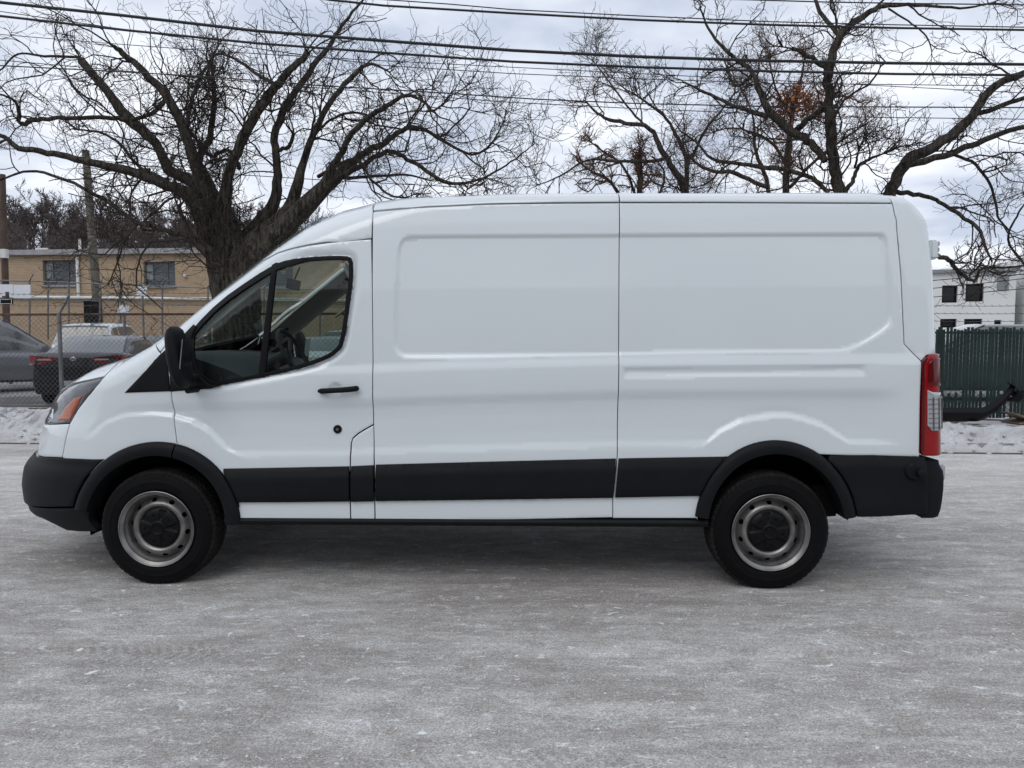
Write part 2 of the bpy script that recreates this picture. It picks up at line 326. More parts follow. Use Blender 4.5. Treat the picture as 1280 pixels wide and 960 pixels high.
# ================================================================== THE VAN
VA = R(-1.31); VO = (-.287, 5.474)
van = empty('cargo_van', (VO[0], VO[1], 0), VA)
tag(van, 'white medium-roof cargo van with black lower cladding parked side-on in the road', 'van')
XN = -1.95; SR = 2.60; LF = 1.15; LRP = .25; LR = .20; NPW = 2.3; NRW = 2.6; MG = 2.5; W0 = 1.0
XT = np.array([-3.05,-2.9,-2.7,-2.45,-2.2,-2.0,-1.8,-1.6,-1.4,-1.2,-1.0,-.8,-.6,-.4,-.2,.1,.5,1.,1.6,2.2,2.5,2.7,2.8,2.9,3.0])
ZT = np.array([1.17, 1.215, 1.272, 1.383, 1.454, 1.568, 1.723, 1.905, 2.067, 2.224, 2.359, 2.449, 2.489, 2.5, 2.502, 2.506, 2.508, 2.511, 2.509, 2.507, 2.505, 2.493, 2.453, 2.392, 2.321])
ZF = np.array([.24,.3,.38,.45,.55,.65,.75,.85,.95,1.05,1.15])
XF0 = np.array([-2.855, -3.001, -3.136, -3.152, -3.163, -3.143, -3.076, -3.048, -3.02, -2.955, -2.93])
ZR = np.array([.3,.8,1.2,1.6,1.9,2.1,2.25,2.35,2.5]); XR0 = np.array([3.045, 3.021, 3.002, 2.988, 2.976, 2.962, 2.939, 2.88, 2.80])
def hcf(x): return np.interp(x, [-3.1,-2.5,-2.0,-1.6,-.8,-.3,.3], [.16,.22,.26,.36,.36,.2,.15])
def wz(x, z):
    w_ = W0-.075*np.clip((z-1.25)/1.1, 0, 2)**1.35-.03*np.clip((.5-z)/.3, 0, 1)**2
    return w_-.035*np.clip((-.7-x)/1.2, 0, 1)**2*np.clip((z-.9)/.5, 0, 1)
def S(s, t):
    s = np.asarray(s, float); t = np.asarray(t, float); z = t
    for k in range(3):
        x0 = np.interp(z, ZF, XF0); xr = np.interp(z, ZR, XR0)
        u = np.clip((XN-s)/LF, 0, 1)*np.pi/2; v = np.clip((s-SR)/LRP, 0, 1)*np.pi/2
        xm = s+(xr-LR-SR)*np.clip((s-1.2)/(SR-1.2), 0, 1)**2
        x = np.where(s < XN, XN-(XN-x0)*np.sin(u), np.where(s > SR, xr-LR+LR*np.sin(v), xm))
        h = hcf(x); zt = np.interp(x, XT, ZT); zs = zt-h
        ps = np.clip((t-zs)/h, 0, 1)*np.pi/2
        z = np.where(t > zs, zs+h*np.sin(ps), t)
    y = wz(x, z)
    for a_, n_ in ((u, NPW), (v, NRW), (ps, MG)): y = y*np.clip(1-np.sin(a_)**n_, 0, 1)**(1/n_)
    return np.stack([x, -y, z], -1)
def Nrm(s, t, e=.004):
    s = np.asarray(s, float); t = np.asarray(t, float)
    a = S(np.minimum(s+e, SR+LRP), t)-S(np.maximum(s-e, XN-LF), t); b = S(s, t+e)-S(s, t-e)
    n = np.cross(a, b); l = np.linalg.norm(n, axis=-1, keepdims=True); n = np.where(l > 1e-9, n/np.maximum(l, 1e-9), np.array([0., -.3, 1.]))
    # keep outward
    return n
def vproj(p):
    ca, sa = math.cos(VA), math.sin(VA); x = VO[0]+p[..., 0]*ca-p[..., 1]*sa; y = VO[1]+p[..., 0]*sa+p[..., 1]*ca; z = p[..., 2]
    zc = y*math.cos(PITCH)-(z-HC)*math.sin(PITCH); yc = (z-HC)*math.cos(PITCH)+y*math.sin(PITCH)
    return 640+F*x/zc, 480-F*yc/zc
def vray(px, py, yl):                    # van-local point at local y = yl seen at a photo pixel
    p = pix(px, py, 5.0)-Vector((0, 0, HC)); ca, sa = math.cos(-VA), math.sin(-VA)
    ol = (-VO[0]*ca+VO[1]*sa, -VO[0]*sa-VO[1]*ca); dl = (p.x*ca-p.y*sa, p.x*sa+p.y*ca)
    k = (yl-ol[1])/dl[1]; return (ol[0]+k*dl[0], yl, HC+k*p.z)
def inv(pts):                            # measure (s,t) of points of the body side
    P_ = np.array(pts, float); s = np.empty(len(P_)); t = np.empty(len(P_))
    for i, (a, b) in enumerate(P_):
        q = vray(a, b, -.97); s[i] = min(max(q[0], XN-.75), 2.58); t[i] = q[2]
    for it in range(60):
        X, Y = vproj(S(s, t)); ex = P_[:, 0]-X; ey = P_[:, 1]-Y; e = .002
        X1, Y1 = vproj(S(s+e, t)); X2, Y2 = vproj(S(s, t+e)); a = (X1-X)/e; b = (X2-X)/e; c = (Y1-Y)/e; d = (Y2-Y)/e
        lam = 900.; A11 = a*a+c*c+lam; A22 = b*b+d*d+lam; A12 = a*b+c*d; g1 = a*ex+c*ey; g2 = b*ex+d*ey; det = A11*A22-A12*A12
        ds = (A22*g1-A12*g2)/det; dt = (A11*g2-A12*g1)/det
        s = np.clip(s+np.clip(ds, -.04, .04), XN-LF*.85, 2.681); t = t+np.clip(dt, -.05, .05)
    return np.stack([s, t], -1)
def resample(P_, d, closed=True):
    P_ = np.asarray(P_, float); out = []; n = len(P_)
    for i in range(n if closed else n-1):
        a, b = P_[i], P_[(i+1) % n]; k = max(1, int(math.ceil(np.linalg.norm(b-a)/d)))
        out += [a+(b-a)*j/k for j in range(k)]
    if not closed: out.append(P_[-1])
    return np.array(out)
def area(P_): x, y = P_[:, 0], P_[:, 1]; return .5*np.sum(x*np.roll(y, -1)-np.roll(x, -1)*y)
def offs(P_, d):                         # inset a closed polygon by d
    P_ = np.asarray(P_, float); 
    if area(P_) < 0: P_ = P_[::-1]
    a = P_-np.roll(P_, 1, 0); b = np.roll(P_, -1, 0)-P_; a /= np.linalg.norm(a, axis=1, keepdims=True)+1e-12; b /= np.linalg.norm(b, axis=1, keepdims=True)+1e-12
    na = np.stack([-a[:, 1], a[:, 0]], 1); nb = np.stack([-b[:, 1], b[:, 0]], 1); m_ = na+nb; l2 = np.maximum((m_**2).sum(1, keepdims=True), .5)
    return P_+m_*(2*d/l2)
def inside(P_, q):
    x, y = q[:, 0], q[:, 1]; c = np.zeros(len(q), bool); n = len(P_)
    for i in range(n):
        x1, y1 = P_[i-1]; x2, y2 = P_[i]
        m_ = ((y1 > y) != (y2 > y)); 
        if m_.any(): c ^= m_ & (x < (x2-x1)*(y-y1)/((y2-y1) if y2 != y1 else 1e-12)+x1)
    return c
def dist(P_, q, closed=True):
    d = np.full(len(q), 1e9); n = len(P_)
    for i in range(0 if closed else 1, n):
        a, b = P_[i-1], P_[i]; ab = b-a; l = (ab**2).sum()+1e-15; k = np.clip(((q-a)@ab)/l, 0, 1); d = np.minimum(d, np.hypot(*(q-a-k[:, None]*ab).T))
    return d
def smooth_poly(P_, it=2):
    for _ in range(it):
        Q = np.roll(P_, -1, 0); P_ = np.stack([.75*P_+.25*Q, .25*P_+.75*Q], 1).reshape(-1, 2)
    return P_
def px(pts, closed=True, step=14, sm=0):
    P_ = np.asarray(pts, float)
    if sm: P_ = smooth_poly(P_, sm)
    return inv(resample(P_, step, closed))
def topline(sa, sb, n=30):
    s = np.linspace(sa, sb, n); t = np.full(n, 1.2)
    for k in range(6): t = np.interp(S(s, np.minimum(t, 5))[:, 0], XT, ZT)
    return np.stack([s, t-1e-4], 1)
def edgeline(sa, sb, q, n=24):
    s = np.linspace(sa, sb, n); t = np.full(n, 1.2)
    for k in range(8):
        x = S(s, t)[:, 0]; h = hcf(x); t = np.interp(x, XT, ZT)-h+h*q
    return np.stack([s, t], 1)
def sss(a, b, x): u = np.clip((x-a)/(b-a), 0, 1); return u*u*(3-2*u)
# ---- pressed shape of the side
rec_px = smooth_poly(np.array([(496,312),(500,300),(507,295),(520,293.5),(775,292),(1095,290.5),(1106,291.5),(1111,297),(1114,330),(1117,380),(1117.5,400),(1112,410),(1085,428),(1065,437.5),(1050,440),(900,441),(775,444),(640,446),(515,447.5),(500,446),(493,438),(491.5,425),(492,390),(494,345)]), 1)
REC = px(rec_px, step=20)
SLOT = px([(779,459),(1083,455.5),(1083,469),(779,472)], step=40)
WINO = smooth_poly(np.array([(241,409),(273,376),(313,348),(342,330.5),(360,324.5),(395,320.5),(432,319.5),(440,323),(440.5,346),(435.5,386),(429,429),(421.5,440),(405.6,450),(366,463),(313,474),(273,482),(262,482),(241,466),(237,445),(237,420)]), 1)
WIN = px(WINO, step=12)
bq_ = px([(419,487)])[0]; BOWL = np.array([(bq_[0]+.046*math.cos(t), bq_[1]+.046*math.sin(t)) for t in np.linspace(0, 2*math.pi, 31)])
AF = px([(60,568),(92,565),(110,550),(130,532),(148,524.5),(160,521.5),(190,519.5),(214,522),(240,529.5),(260,541),(282,564),(305,575)], False)
AR = px([(860,570),(879,561),(901,542),(927,529),(965,522.5),(985,522.5),(1002,526),(1029,535),(1051,550),(1062,557),(1149,560)], False)
pk = np.array([200, 240, 253, 272, 292, 445.5, 454, 457, 470, 486, 490, 500, 507, 515, 535, 550, 557, 562, 700]); pe = np.array([22, 22, 20, 13, 12, 12, 5, 3.5, 1.5, 0, 2, 13, 16, 18, 16, 10, 4, 0, 0])*1.28e-3
pt = inv([(770, float(k)) for k in pk])[:, 1]; o_ = np.argsort(pt); pt = pt[o_]; pe = pe[o_]
skx = inv([(x, 500.) for x in (120, 250, 380, 466, 560, 770, 1134)])[:, 0]; skv = -np.array([17, 15, 13, 10, 6, 0, -3])*.0049
sF0, sF1, sR0, sR1 = [inv([(x, 500.)])[0, 0] for x in (105, 235, 1085, 1150)]
sCabA, sCabB = [inv([(x, 420.)])[0, 0] for x in (225, 470)]
def E(s, t):
    q = np.stack([s, t], 1); te = t-np.interp(s, skx, skv); base = np.interp(te, pt, pe)
    up = te > inv_t450
    m_ = sss(sF0, sF1, s)*(1-sss(sR0, sR1, s)); base = np.where(up, base*sss(sF1-.1, sF1+.35, s), base*m_)
    for A_ in (AF, AR):
        o = np.argsort(A_[:, 0]); za = np.interp(s, A_[o, 0], A_[o, 1], left=-9, right=-9)
        d = t-za; k = sss(0, .03, d); base = np.where(za > 0, base*k+.0*(1-k), base)
        # soft hollow just above the arch crease
        base += np.where(za > .86, .003*np.exp(-((d-.04)/.022)**2)*(d > 0)*sss(.86, .95, za), 0)
    dr = dist(REC, q); ins = inside(REC, q); base += np.where(ins, .011*sss(0, .016, dr), 0)
    base += np.where(inside(SLOT, q), .012*sss(0, .02, dist(SLOT, q)), 0)
    near = (s < 0) & (t > 1.0)
    dw = dist(WIN, q); base += np.where(near & ~inside(WIN, q), .012*(1-sss(.004, .045, dw)), 0)
    base += .013*(1-sss(.028, .047, np.hypot(s-bq_[0], t-bq_[1])))*(1 if True else 0)
    return base
inv_t450 = inv([(770, 456.)])[0, 1]
def skl(py): 
    s = np.linspace(-2.2, 2.6, 120); t0 = inv([(770, float(py))])[0, 1]; return np.stack([s, t0+np.interp(s, skx, skv)], 1)
DN = np.array([0, 1.])
CRE = [AF, AR, AF+DN*.012, AR+DN*.012, AF+DN*.03, AR+DN*.03, AF+DN*.055, AR+DN*.055, AF+DN*.08, AR+DN*.08]+[skl(k) for k in (445.5, 454, 457, 486, 490, 500, 507, 515, 550, 557, 562)]+[np.vstack([REC, REC[:1]])]+[np.vstack([q, q[:1]]) for q in (offs(REC, .008), offs(REC, .016), SLOT, offs(SLOT, .02), offs(WIN, -.004), offs(WIN, -.014), offs(WIN, -.024), offs(WIN, -.034), offs(WIN, -.045))]+[BOWL]
def panel(name, poly, m, parent, off=0.0, depth=.022, gap=.0026, holes=(), feat=True, mirror=None, sp_=.018, rnd=.0022, both=True, res=.014, label=None):
    P0 = np.asarray(poly, float)
    if area(P0) < 0: P0 = P0[::-1]
    P1 = resample(offs(P0, gap) if gap else P0, res)
    H = [resample(np.asarray(h, float) if area(np.asarray(h)) > 0 else np.asarray(h)[::-1], res) for h in holes]
    pts = [P1]; edges = [(i, (i+1) % len(P1)) for i in range(len(P1))]; k = len(P1)
    for h in H: pts.append(h); edges += [(k+i, k+(i+1) % len(h)) for i in range(len(h))]; k += len(h)
    nb_ = k
    if rnd:
        P2 = offs(P1, .0045); ok = inside(P1, P2) & (dist(P1, P2) > .002); pts.append(P2[ok]); k += ok.sum()
    if feat:
        for c in CRE:
            c = resample(c, .02, False); mk = inside(P1, c)
            for h in H: mk &= ~inside(h, c)
            if mk.any():
                idx = np.where(mk & (dist(P1, c) > .006))[0]; pts.append(c[idx])
                edges += [(k+i, k+i+1) for i in range(len(idx)-1) if idx[i+1] == idx[i]+1]; k += len(idx)
    lo, hi = P1.min(0), P1.max(0); gx, gy = np.meshgrid(np.arange(lo[0], hi[0], sp_), np.arange(lo[1], hi[1], sp_)); gx = gx+(np.arange(gx.shape[0]) % 2)[:, None]*sp_/2
    q = np.stack([gx.ravel(), gy.ravel()], 1); q = q[inside(P1, q)]
    if len(q): q = q[dist(P1, q) > sp_*.45]
    for h in H: q = q[~inside(h, q)]; q = q[dist(h, q) > sp_*.4]
    if feat and len(q):
        for c in CRE:
            if len(q): q = q[dist(c, q, False) > sp_*.3]
    pts.append(q); A_ = np.vstack(pts)
    vo, eo, fo, ov, oe, of = delaunay_2d_cdt([Vector(p) for p in A_], edges, [], 0, 1e-6, True)
    V = np.array([tuple(p) for p in vo]); Fc = np.array([(f[0], f[i], f[i+1]) for f in fo for i in range(1, len(f)-1)]); cen = V[Fc].mean(1); keep = inside(P1, cen)
    for h in H: keep &= ~inside(h, cen)
    Fc = Fc[keep]
    a = V[Fc]; ar = (a[:, 1, 0]-a[:, 0, 0])*(a[:, 2, 1]-a[:, 0, 1])-(a[:, 2, 0]-a[:, 0, 0])*(a[:, 1, 1]-a[:, 0, 1]); Fc[ar < 0] = Fc[ar < 0][:, ::-1]
    s, t = V[:, 0], V[:, 1]; e = E(s, t) if feat else np.zeros(len(s)); e = e+(off(s, t) if callable(off) else off)
    # boundary edges
    ed = {}
    for f in Fc:
        for i in range(3):
            a, b = int(f[i]), int(f[(i+1) % 3]); 
            if (b, a) in ed: del ed[(b, a)]
            else: ed[(a, b)] = 1
    bd = list(ed); bv = sorted({i for x in bd for i in x})
    if rnd: e[bv] += rnd
    P3 = S(s, t); n = Nrm(s, t); V3 = P3-n*e[:, None]
    if mirror: 
        cl = np.abs(P3[:, 1]) < 2e-3; V3[cl, 1] = 0
    base = len(V3); mp = {i: base+j for j, i in enumerate(bv)}; mp2 = {i: base+len(bv)+j for j, i in enumerate(bv)}
    bvA = np.array(bv); rim_top = V3[bvA]; rim_bot = P3[bvA]-n[bvA]*(e[bvA]+depth)[:, None]
    if mirror: rim_bot[np.abs(P3[bvA, 1]) < 2e-3, 1] = 0
    quads = [(b, a, mp2[a]-0, mp2[b]) for a, b in bd if not (mirror and abs(V3[a, 1]) < 1e-6 and abs(V3[b, 1]) < 1e-6)]
    quads = [(mp[b], mp[a], mp2[a], mp2[b]) for (b, a, _, _) in quads]
    AV = np.vstack([V3, rim_top, rim_bot]); faces = [tuple(f) for f in Fc]+quads
    def mk(sign):
        AV2 = AV.copy(); 
        if sign < 0: AV2[:, 1] *= -1; return AV2, [tuple(reversed(f)) for f in faces]
        return AV2, faces
    if mirror:
        a, fa = mk(1); b, fb = mk(-1); k0 = len(a); me = mesh(name, [tuple(p) for p in np.vstack([a, b])], fa+[tuple(i+k0 for i in f) for f in fb])
        o = link(name, me, m, parent)
        bm = bmesh.new(); bm.from_mesh(me); bmesh.ops.remove_doubles(bm, verts=[v for v in bm.verts if abs(v.co.y) < 1e-5], dist=1e-4); bm.to_mesh(me); bm.free()
    else:
        a, fa = mk(1); o = link(name, mesh(name, [tuple(p) for p in a], fa), m, parent)
        if both: 
            b, fb = mk(-1); link(name, mesh(name, [tuple(p) for p in b], fb), m, parent if not isinstance(both, bpy.types.Object) else both)
    if label: o['label'] = label
    return o
P_ = M['paint']; K_ = M['clad']; SMIN = XN-LF; SMAX = SR+LRP
cat_ = lambda *a: np.vstack([np.asarray(x, float).reshape(-1, 2) for x in a])
# wheel arch circles measured in the side plane
def arc_px(cx, cy, r, a0, a1, n=16, ry=None): return [(cx+r*math.cos(R(a)), cy-(ry or r)*math.sin(R(a))) for a in np.linspace(a0, a1, n)]
FC = (197, 656); RC = (969, 658)
sh_ = px([(168,444.5)])[0]; s1 = S_1 = -1.88
Q0 = .50
st = lambda *p: np.array(p, float)
sB = px([(465,248)])[0]; s775 = px([(775,262)])[0, 0]
# hood, fascia
sH = sh_[0]
sHc = sH-.16; sWc = sH-.10; topF = topline(SMIN, sHc, 26)
hood_edge = px([(75,486),(88,480),(100,477),(130,470.5),(137,463),(150,451),(162,446)], False)
panel('hood', cat_(hood_edge, edgeline(sH-.02, sH, Q0, 2)[1:], topF[::-1], st((SMIN, 1.10), (SMIN+.12, 1.10), (SMIN+.3, 1.115))), P_, van, mirror=True, feat=False, sp_=.03)
head_px = [(54.5,531),(57,516),(62,503),(68,494),(75,486.5),(100,477.5),(130,471),(110,495),(97,512),(87,529)]
HL = px(head_px, step=8)
panel('headlight', HL, M['lamp_black'], van, feat=False, sp_=.02, off=.004, both=True)
panel('turn_signal', px([(71,526),(81,509),(92,497.5),(103,494.5),(95,510),(87,525.5)], step=6), M['amber'], van, feat=False, off=-.001, depth=.004, sp_=.02, both=True)
panel('headlight_reflector', px([(59,524),(62,512),(66,510),(66,524)], step=5), M['chrome'], van, feat=False, off=.000, depth=.004, sp_=.015, both=True)
tH = inv([(56,530.)])[0]
fas = px([(47,571),(49,551),(54.5,531),(87,529.5),(82,548),(77.5,572)], step=8)
panel('front_corner_panel', cat_(st((SMIN+.02, fas[0, 1])), fas), P_, van, feat=False, sp_=.025)
panel('grille', cat_(st((SMIN, .80), (SMIN+.26, .80), (SMIN+.2, 1.0), (SMIN+.3, 1.10), (SMIN, 1.095))), M['black'], van, feat=False, mirror=True, off=.01)
panel('front_inner_frame', st((SMIN, .42), (SMIN+.55, .42), (SMIN+.55, 1.10), (SMIN, 1.12)), M['black'], van, feat=False, off=.045, depth=.01, gap=0, rnd=0, sp_=.06, mirror=True)
# fender
farc = px(arc_px(*FC, 101, 143, 76, 12), False)
fend = cat_(px([(77.5,572),(82,548),(87,529.5),(97,512),(110,495),(130,471),(137,463.5),(150,451.5),(162,446.5)], False), edgeline(sH, S_1, Q0, 8), px([(195,430.5),(200,441),(214,491),(218,530),(222,561)], False), farc[::-1])
panel('fender', fend, P_, van)
# door
doorp = cat_(px([(226,407),(253,383.5),(290,353),(326,324),(344,314.5),(363,309),(384,305),(406,302.5),(463.5,298),(464.5,350),(465.5,440),(465.7,500),(466,531),(455,537),(447,542),(440,548),(438,555),(437,600),(438,650),(301,653.5)], False, 20), px(arc_px(*FC, 101, 8, 75, 12), False), px([(222,561),(218,530),(214,491),(207,465),(200,441),(212,424)], False))
door = panel('front_door', doorp, P_, van, holes=[WIN], sp_=.02, both=False)
dfar = panel('front_door', doorp, P_, None, holes=[WIN], sp_=.03, both=False); 
dfar.parent = van; dfar.data.transform(Matrix.Scale(-1, 4, (0, 1, 0))); dfar.data.flip_normals()
# cab roof and A pillar
cab = cat_(edgeline(S_1, -.93, Q0, 40), st((-.93, topline(-.94, -.93, 2)[1, 1])), topline(-.93, sB[0], 16)[1:], px([(465,250),(465,260),(464,297)], False), px([(406,301.5),(384,304),(363,308),(344,313.5),(326,323),(290,352),(253,382.5),(226,406),(212,423.5),(200,440),(195,430.5)], False, 20))
panel('cab_roof', cab, P_, van, mirror=True, sp_=.022)
ws = cat_(edgeline(S_1+.012, -.945, Q0+.02, 40), topline(-.945, sWc+.012, 30))
panel('windscreen', ws, M['clearglass'], van, feat=False, mirror=True, off=.006, depth=.004, sp_=.035)
cw = cat_(edgeline(sH+.012, S_1-.0, Q0+.02, 6), topline(sWc, sHc+.01, 4))
panel('cowl', cw, M['black'], van, feat=False, mirror=True, off=.015)
# middle + rear side panels
midp = px([(465,260),(499,257.3),(533,255.3),(609,253.3),(690,252.5),(775,252),(774.5,330),(774,443),(773,500),(771.5,572),(766,623),(766,647),(600,650.5),(469,652),(468,580),(466,530),(465.5,440),(464.5,350)], step=24)
panel('side_panel', midp, P_, van)
stepp = px([(466.2,531.5),(455,537.8),(447,542.8),(440,549),(438.5,555),(437.8,600),(438.5,651.5),(468.5,651.5),(467.6,580)], step=14)
panel('lower_post_panel', stepp, P_, van)
rarc = px(arc_px(*RC, 97, 172, 8, 26, ry=104), False)
rearp = cat_(px([(775,252),(900,252),(1118,253),(1122.6,284),(1128,344),(1132,430),(1152.5,451.5),(1150.5,500),(1149.5,571)], False, 24), px([(1075,570)], False), px(arc_px(*RC, 97, 60, 176, 26, ry=104), False), px([(870,648),(766,648),(766,623),(771.5,572),(773,500),(774,443),(774.5,330),(775,254)], False, 24))
panel('rear_side_panel', rearp, P_, van)
# rear corner + rear doors
s_rc = SR+LRP*.80
tR = topline(inv([(1113,240.)])[0, 0], s_rc, 12)
corner = cat_(px([(1152.5,451.5),(1132,430),(1128,344),(1122.6,284),(1118,253),(1115,244)], False, 20), tR, st((s_rc, 1.44)), px([(1168,443),(1160,444)], False))
panel('rear_corner_panel', corner, P_, van, mirror=True, sp_=.024)
panel('rear_door', cat_(topline(s_rc+.004, SMAX, 6), st((SMAX, .62), (s_rc+.004, .62))), P_, van, feat=False, mirror=True, sp_=.03)
for a, b, nm in ((sB[0], s775, 'roof_panel'), (s775, inv([(1113,240.)])[0, 0], 'roof_panel')):
    pa = inv([(465.3,259.5),(499,256.8),(533,254.8),(609,252.8),(690,252),(774.6,251.5)]) if a == sB[0] else inv([(775.4,251.5),(900,251.5),(1117.5,252.5)])
    tl = topline(a, b, 24); panel(nm, cat_(pa, tl[::-1]), P_, van, feat=False, mirror=True, sp_=.035, off=lambda s, t: np.full(len(s), .020))
# shell behind the shut lines
liner = cat_(edgeline(S_1-.30, -.93, Q0-.06, 40), edgeline(-.93, -.55, Q0-.06, 5)[1:], px([(465,262),(775,256),(1112,257),(1145,320),(1146,560)], False, 40), px([(1075,560)], False), px(arc_px(*RC, 93, 60, 176, 14, ry=98), False), px([(870,644),(300,648)], False), px(arc_px(*FC, 92, 8, 140, 14), False), px([(70,565),(72,535),(100,500),(128,478)], False))
panel('inner_shell', liner, M['black'], van, holes=[offs(WIN, -.012)], feat=False, off=.052, depth=.004, gap=0, rnd=0, sp_=.06, res=.03, both=True)
panel('roof_liner', cat_(edgeline(-.93, -.55, Q0-.1, 6), px([(467,262),(775,256),(1112,257)], False, 40), topline(-.93, 2.5, 24)[::-1]), M['trimgrey'], van, feat=False, off=.045, depth=.003, gap=0, rnd=0, sp_=.06, res=.05, mirror=True)

# ---- black cladding
def clad_off(top, bot):                  # proud band with a chamfered upper edge
    o1 = np.argsort(top[:, 0]); o2 = np.argsort(bot[:, 0])
    def f(s, t):
        d = np.interp(s, top[o1, 0], top[o1, 1])-t; e = t-np.interp(s, bot[o2, 0], bot[o2, 1])
        return -.010-.020*sss(0, .075, d)+.010*(1-sss(0, .03, d))*0+.010*(1-sss(0, .05, e))
    return f
def band(name, top_px, bot_px, parent, left=(), right=(), both=True):
    T = px(top_px, False, 20); B_ = px(bot_px, False, 20)
    poly = cat_(T, *( [right] if len(right) else []), B_[::-1], *([left] if len(left) else []))
    # mid crease for the chamfer
    CRE.append(T-np.array([0, .03])); CRE.append(T-np.array([0, .075]))
    o = panel(name, poly, K_, parent, off=lambda s, t: clad_off(T, B_)(s, t)-E(s, t)*1.0, depth=.05, gap=.0035, feat=True, sp_=.022, rnd=.004, both=both); CRE.pop(); CRE.pop(); return o
fr = px(arc_px(*FC, 104, 35, 9, 8), False); 
band('door_cladding', [(279,585),(340,584),(437.3,582)], [(299,628),(360,627.8),(438,627)], van, left=px(arc_px(*FC, 105, 12, 38, 6), False))
band('post_cladding', [(438.5,582),(468,580.5)], [(438.8,627.3),(468.3,626.8)], van)
band('side_cladding', [(469.5,580),(620,576),(770.5,572.3)], [(469.5,626.5),(620,624.5),(766.5,622.3)], van)
band('rear_cladding', [(772.5,572.2),(840,571),(903,570)], [(768,622),(820,621),(872,620)], van, right=px(arc_px(*RC, 101, 125, 160, 8, ry=108), False))
q_end = px([(1176,571)])[0] if False else None
band('corner_cladding', [(1036,568.5),(1090,568),(1148,570),(1156,571)], [(1070,646),(1100,645.5),(1150,642.5),(1158,641)], van, left=px(arc_px(*RC, 101, 20, 50, 8, ry=108), False))
# flares
def flare(name, c, ro, ri, a0, a1, parent, roy=None, riy=None, n=40):
    for sg in (1, -1):
        secs = []
        for a in np.linspace(a0, a1, n):
            rows = []
            for k, off in ((0, .012), (0, -.012), (.12, -.026), (.45, -.036), (.85, -.036), (1.0, -.028), (1.0, .10)):
                r_ = ro+(ri-ro)*k; ry = (roy or ro)+((riy or ri)-(roy or ro))*k
                rows.append((c[0]+r_*math.cos(R(a)), c[1]-ry*math.sin(R(a)), off))
            secs.append(rows)
        flat = [q for r_ in secs for q in r_]; st_ = inv([(q[0], q[1]) for q in flat]); e = np.array([q[2] for q in flat])
        V = S(st_[:, 0], st_[:, 1])-Nrm(st_[:, 0], st_[:, 1])*e[:, None]; V[:, 1] *= sg
        m_ = 7; fs = [(i*m_+k, i*m_+k+1, (i+1)*m_+k+1, (i+1)*m_+k) for i in range(n-1) for k in range(m_-1)]+[tuple(range(m_)), tuple((n-1)*m_+k for k in range(m_))]
        b = MB(); b.add([tuple(p) for p in V], fs); o = b.build(name, K_, parent, smooth=True)
flare('front_wheel_flare', FC, 104, 87, 168, 77, van)
flare('front_wheel_flare', FC, 104, 87, 76, 1, van)
flare('rear_wheel_flare', RC, 101, 85, 173, 7, van, roy=108, riy=91)
# front bumper
fb = cat_(px([(46,570.5),(80,572),(116,573.5)], False), px(arc_px(*FC, 105, 128, 167, 10), False), px([(60,633),(42,632)], False))
bt, bb = fb[0, 1], fb[-1, 1]
panel('front_bumper', cat_(st((SMIN, bb), (SMIN, bt)), fb), K_, van, feat=False, off=lambda s, t: -.012-.012*sss(bt, bt-.07, t), depth=.05, mirror=True, gap=.003, rnd=.005)
fb2 = cat_(px([(42,633),(60,634.5),(94,634.5),(112,633),(112,650),(123,664.5),(100,664.5),(86,663),(70,655),(56,648)], False))
panel('lower_valance', cat_(st((SMIN, fb2[-1, 1]), (SMIN, fb2[0, 1])), fb2), K_, van, feat=False, off=-.008, depth=.05, mirror=True, gap=.003, rnd=.005)
# sill
for sg in (1, -1):
    b = MB(); secs = []
    for x in np.linspace(vray(283, 656, -.98)[0], vray(884, 654, -.98)[0], 20):
        z0 = .432-.0*x; secs.append([(x, -sg*.97, z0), (x, -sg*1.0, z0-.006), (x, -sg*1.012, z0-.022), (x, -sg*1.0, z0-.045), (x, -sg*.96, z0-.058), (x, -sg*.85, z0-.058), (x, -sg*.85, z0)])
    b.loft(secs); b.build('sill', K_, van, smooth=True)
# ---- windows, seal, divider
G = M['glass']
def win_set(parent, sg):
    objs = [panel('window_seal', WIN, M['black'], parent, holes=[offs(WIN, .022)], feat=False, off=.004, gap=-.002, depth=.02, sp_=.03, both=False),
            panel('window_glass', offs(WIN, .016), G, parent, feat=False, off=.017, gap=0, rnd=0, depth=.004, sp_=.05, both=False),
            panel('window_divider', px([(339,330),(345.5,327),(330,471.5),(321.5,473)], step=10), M['black'], parent, feat=False, off=.006, gap=0, depth=.02, sp_=.03, both=False)]
    if sg < 0:
        for o in objs: o.data.transform(Matrix.Scale(-1, 4, (0, 1, 0))); o.data.flip_normals()
win_set(door, 1); win_set(dfar, -1)
panel('mirror_trim', px([(156,491),(176,470),(200,443.5),(209,436),(212.5,489)], step=8), M['black'], van, feat=False, off=-.007, depth=.02, gap=0, sp_=.02, rnd=.004)
panel('mirror_base', cat_(px([(213,489.5),(212,450),(217,434),(229,419),(242,405.5),(245,408),(240,420),(239,445),(243,464),(262,481),(276,482),(262,486),(246,487)], False, 8)), M['black'], door, feat=False, off=-.006, depth=.02, gap=0, sp_=.02, rnd=.004, both=False)
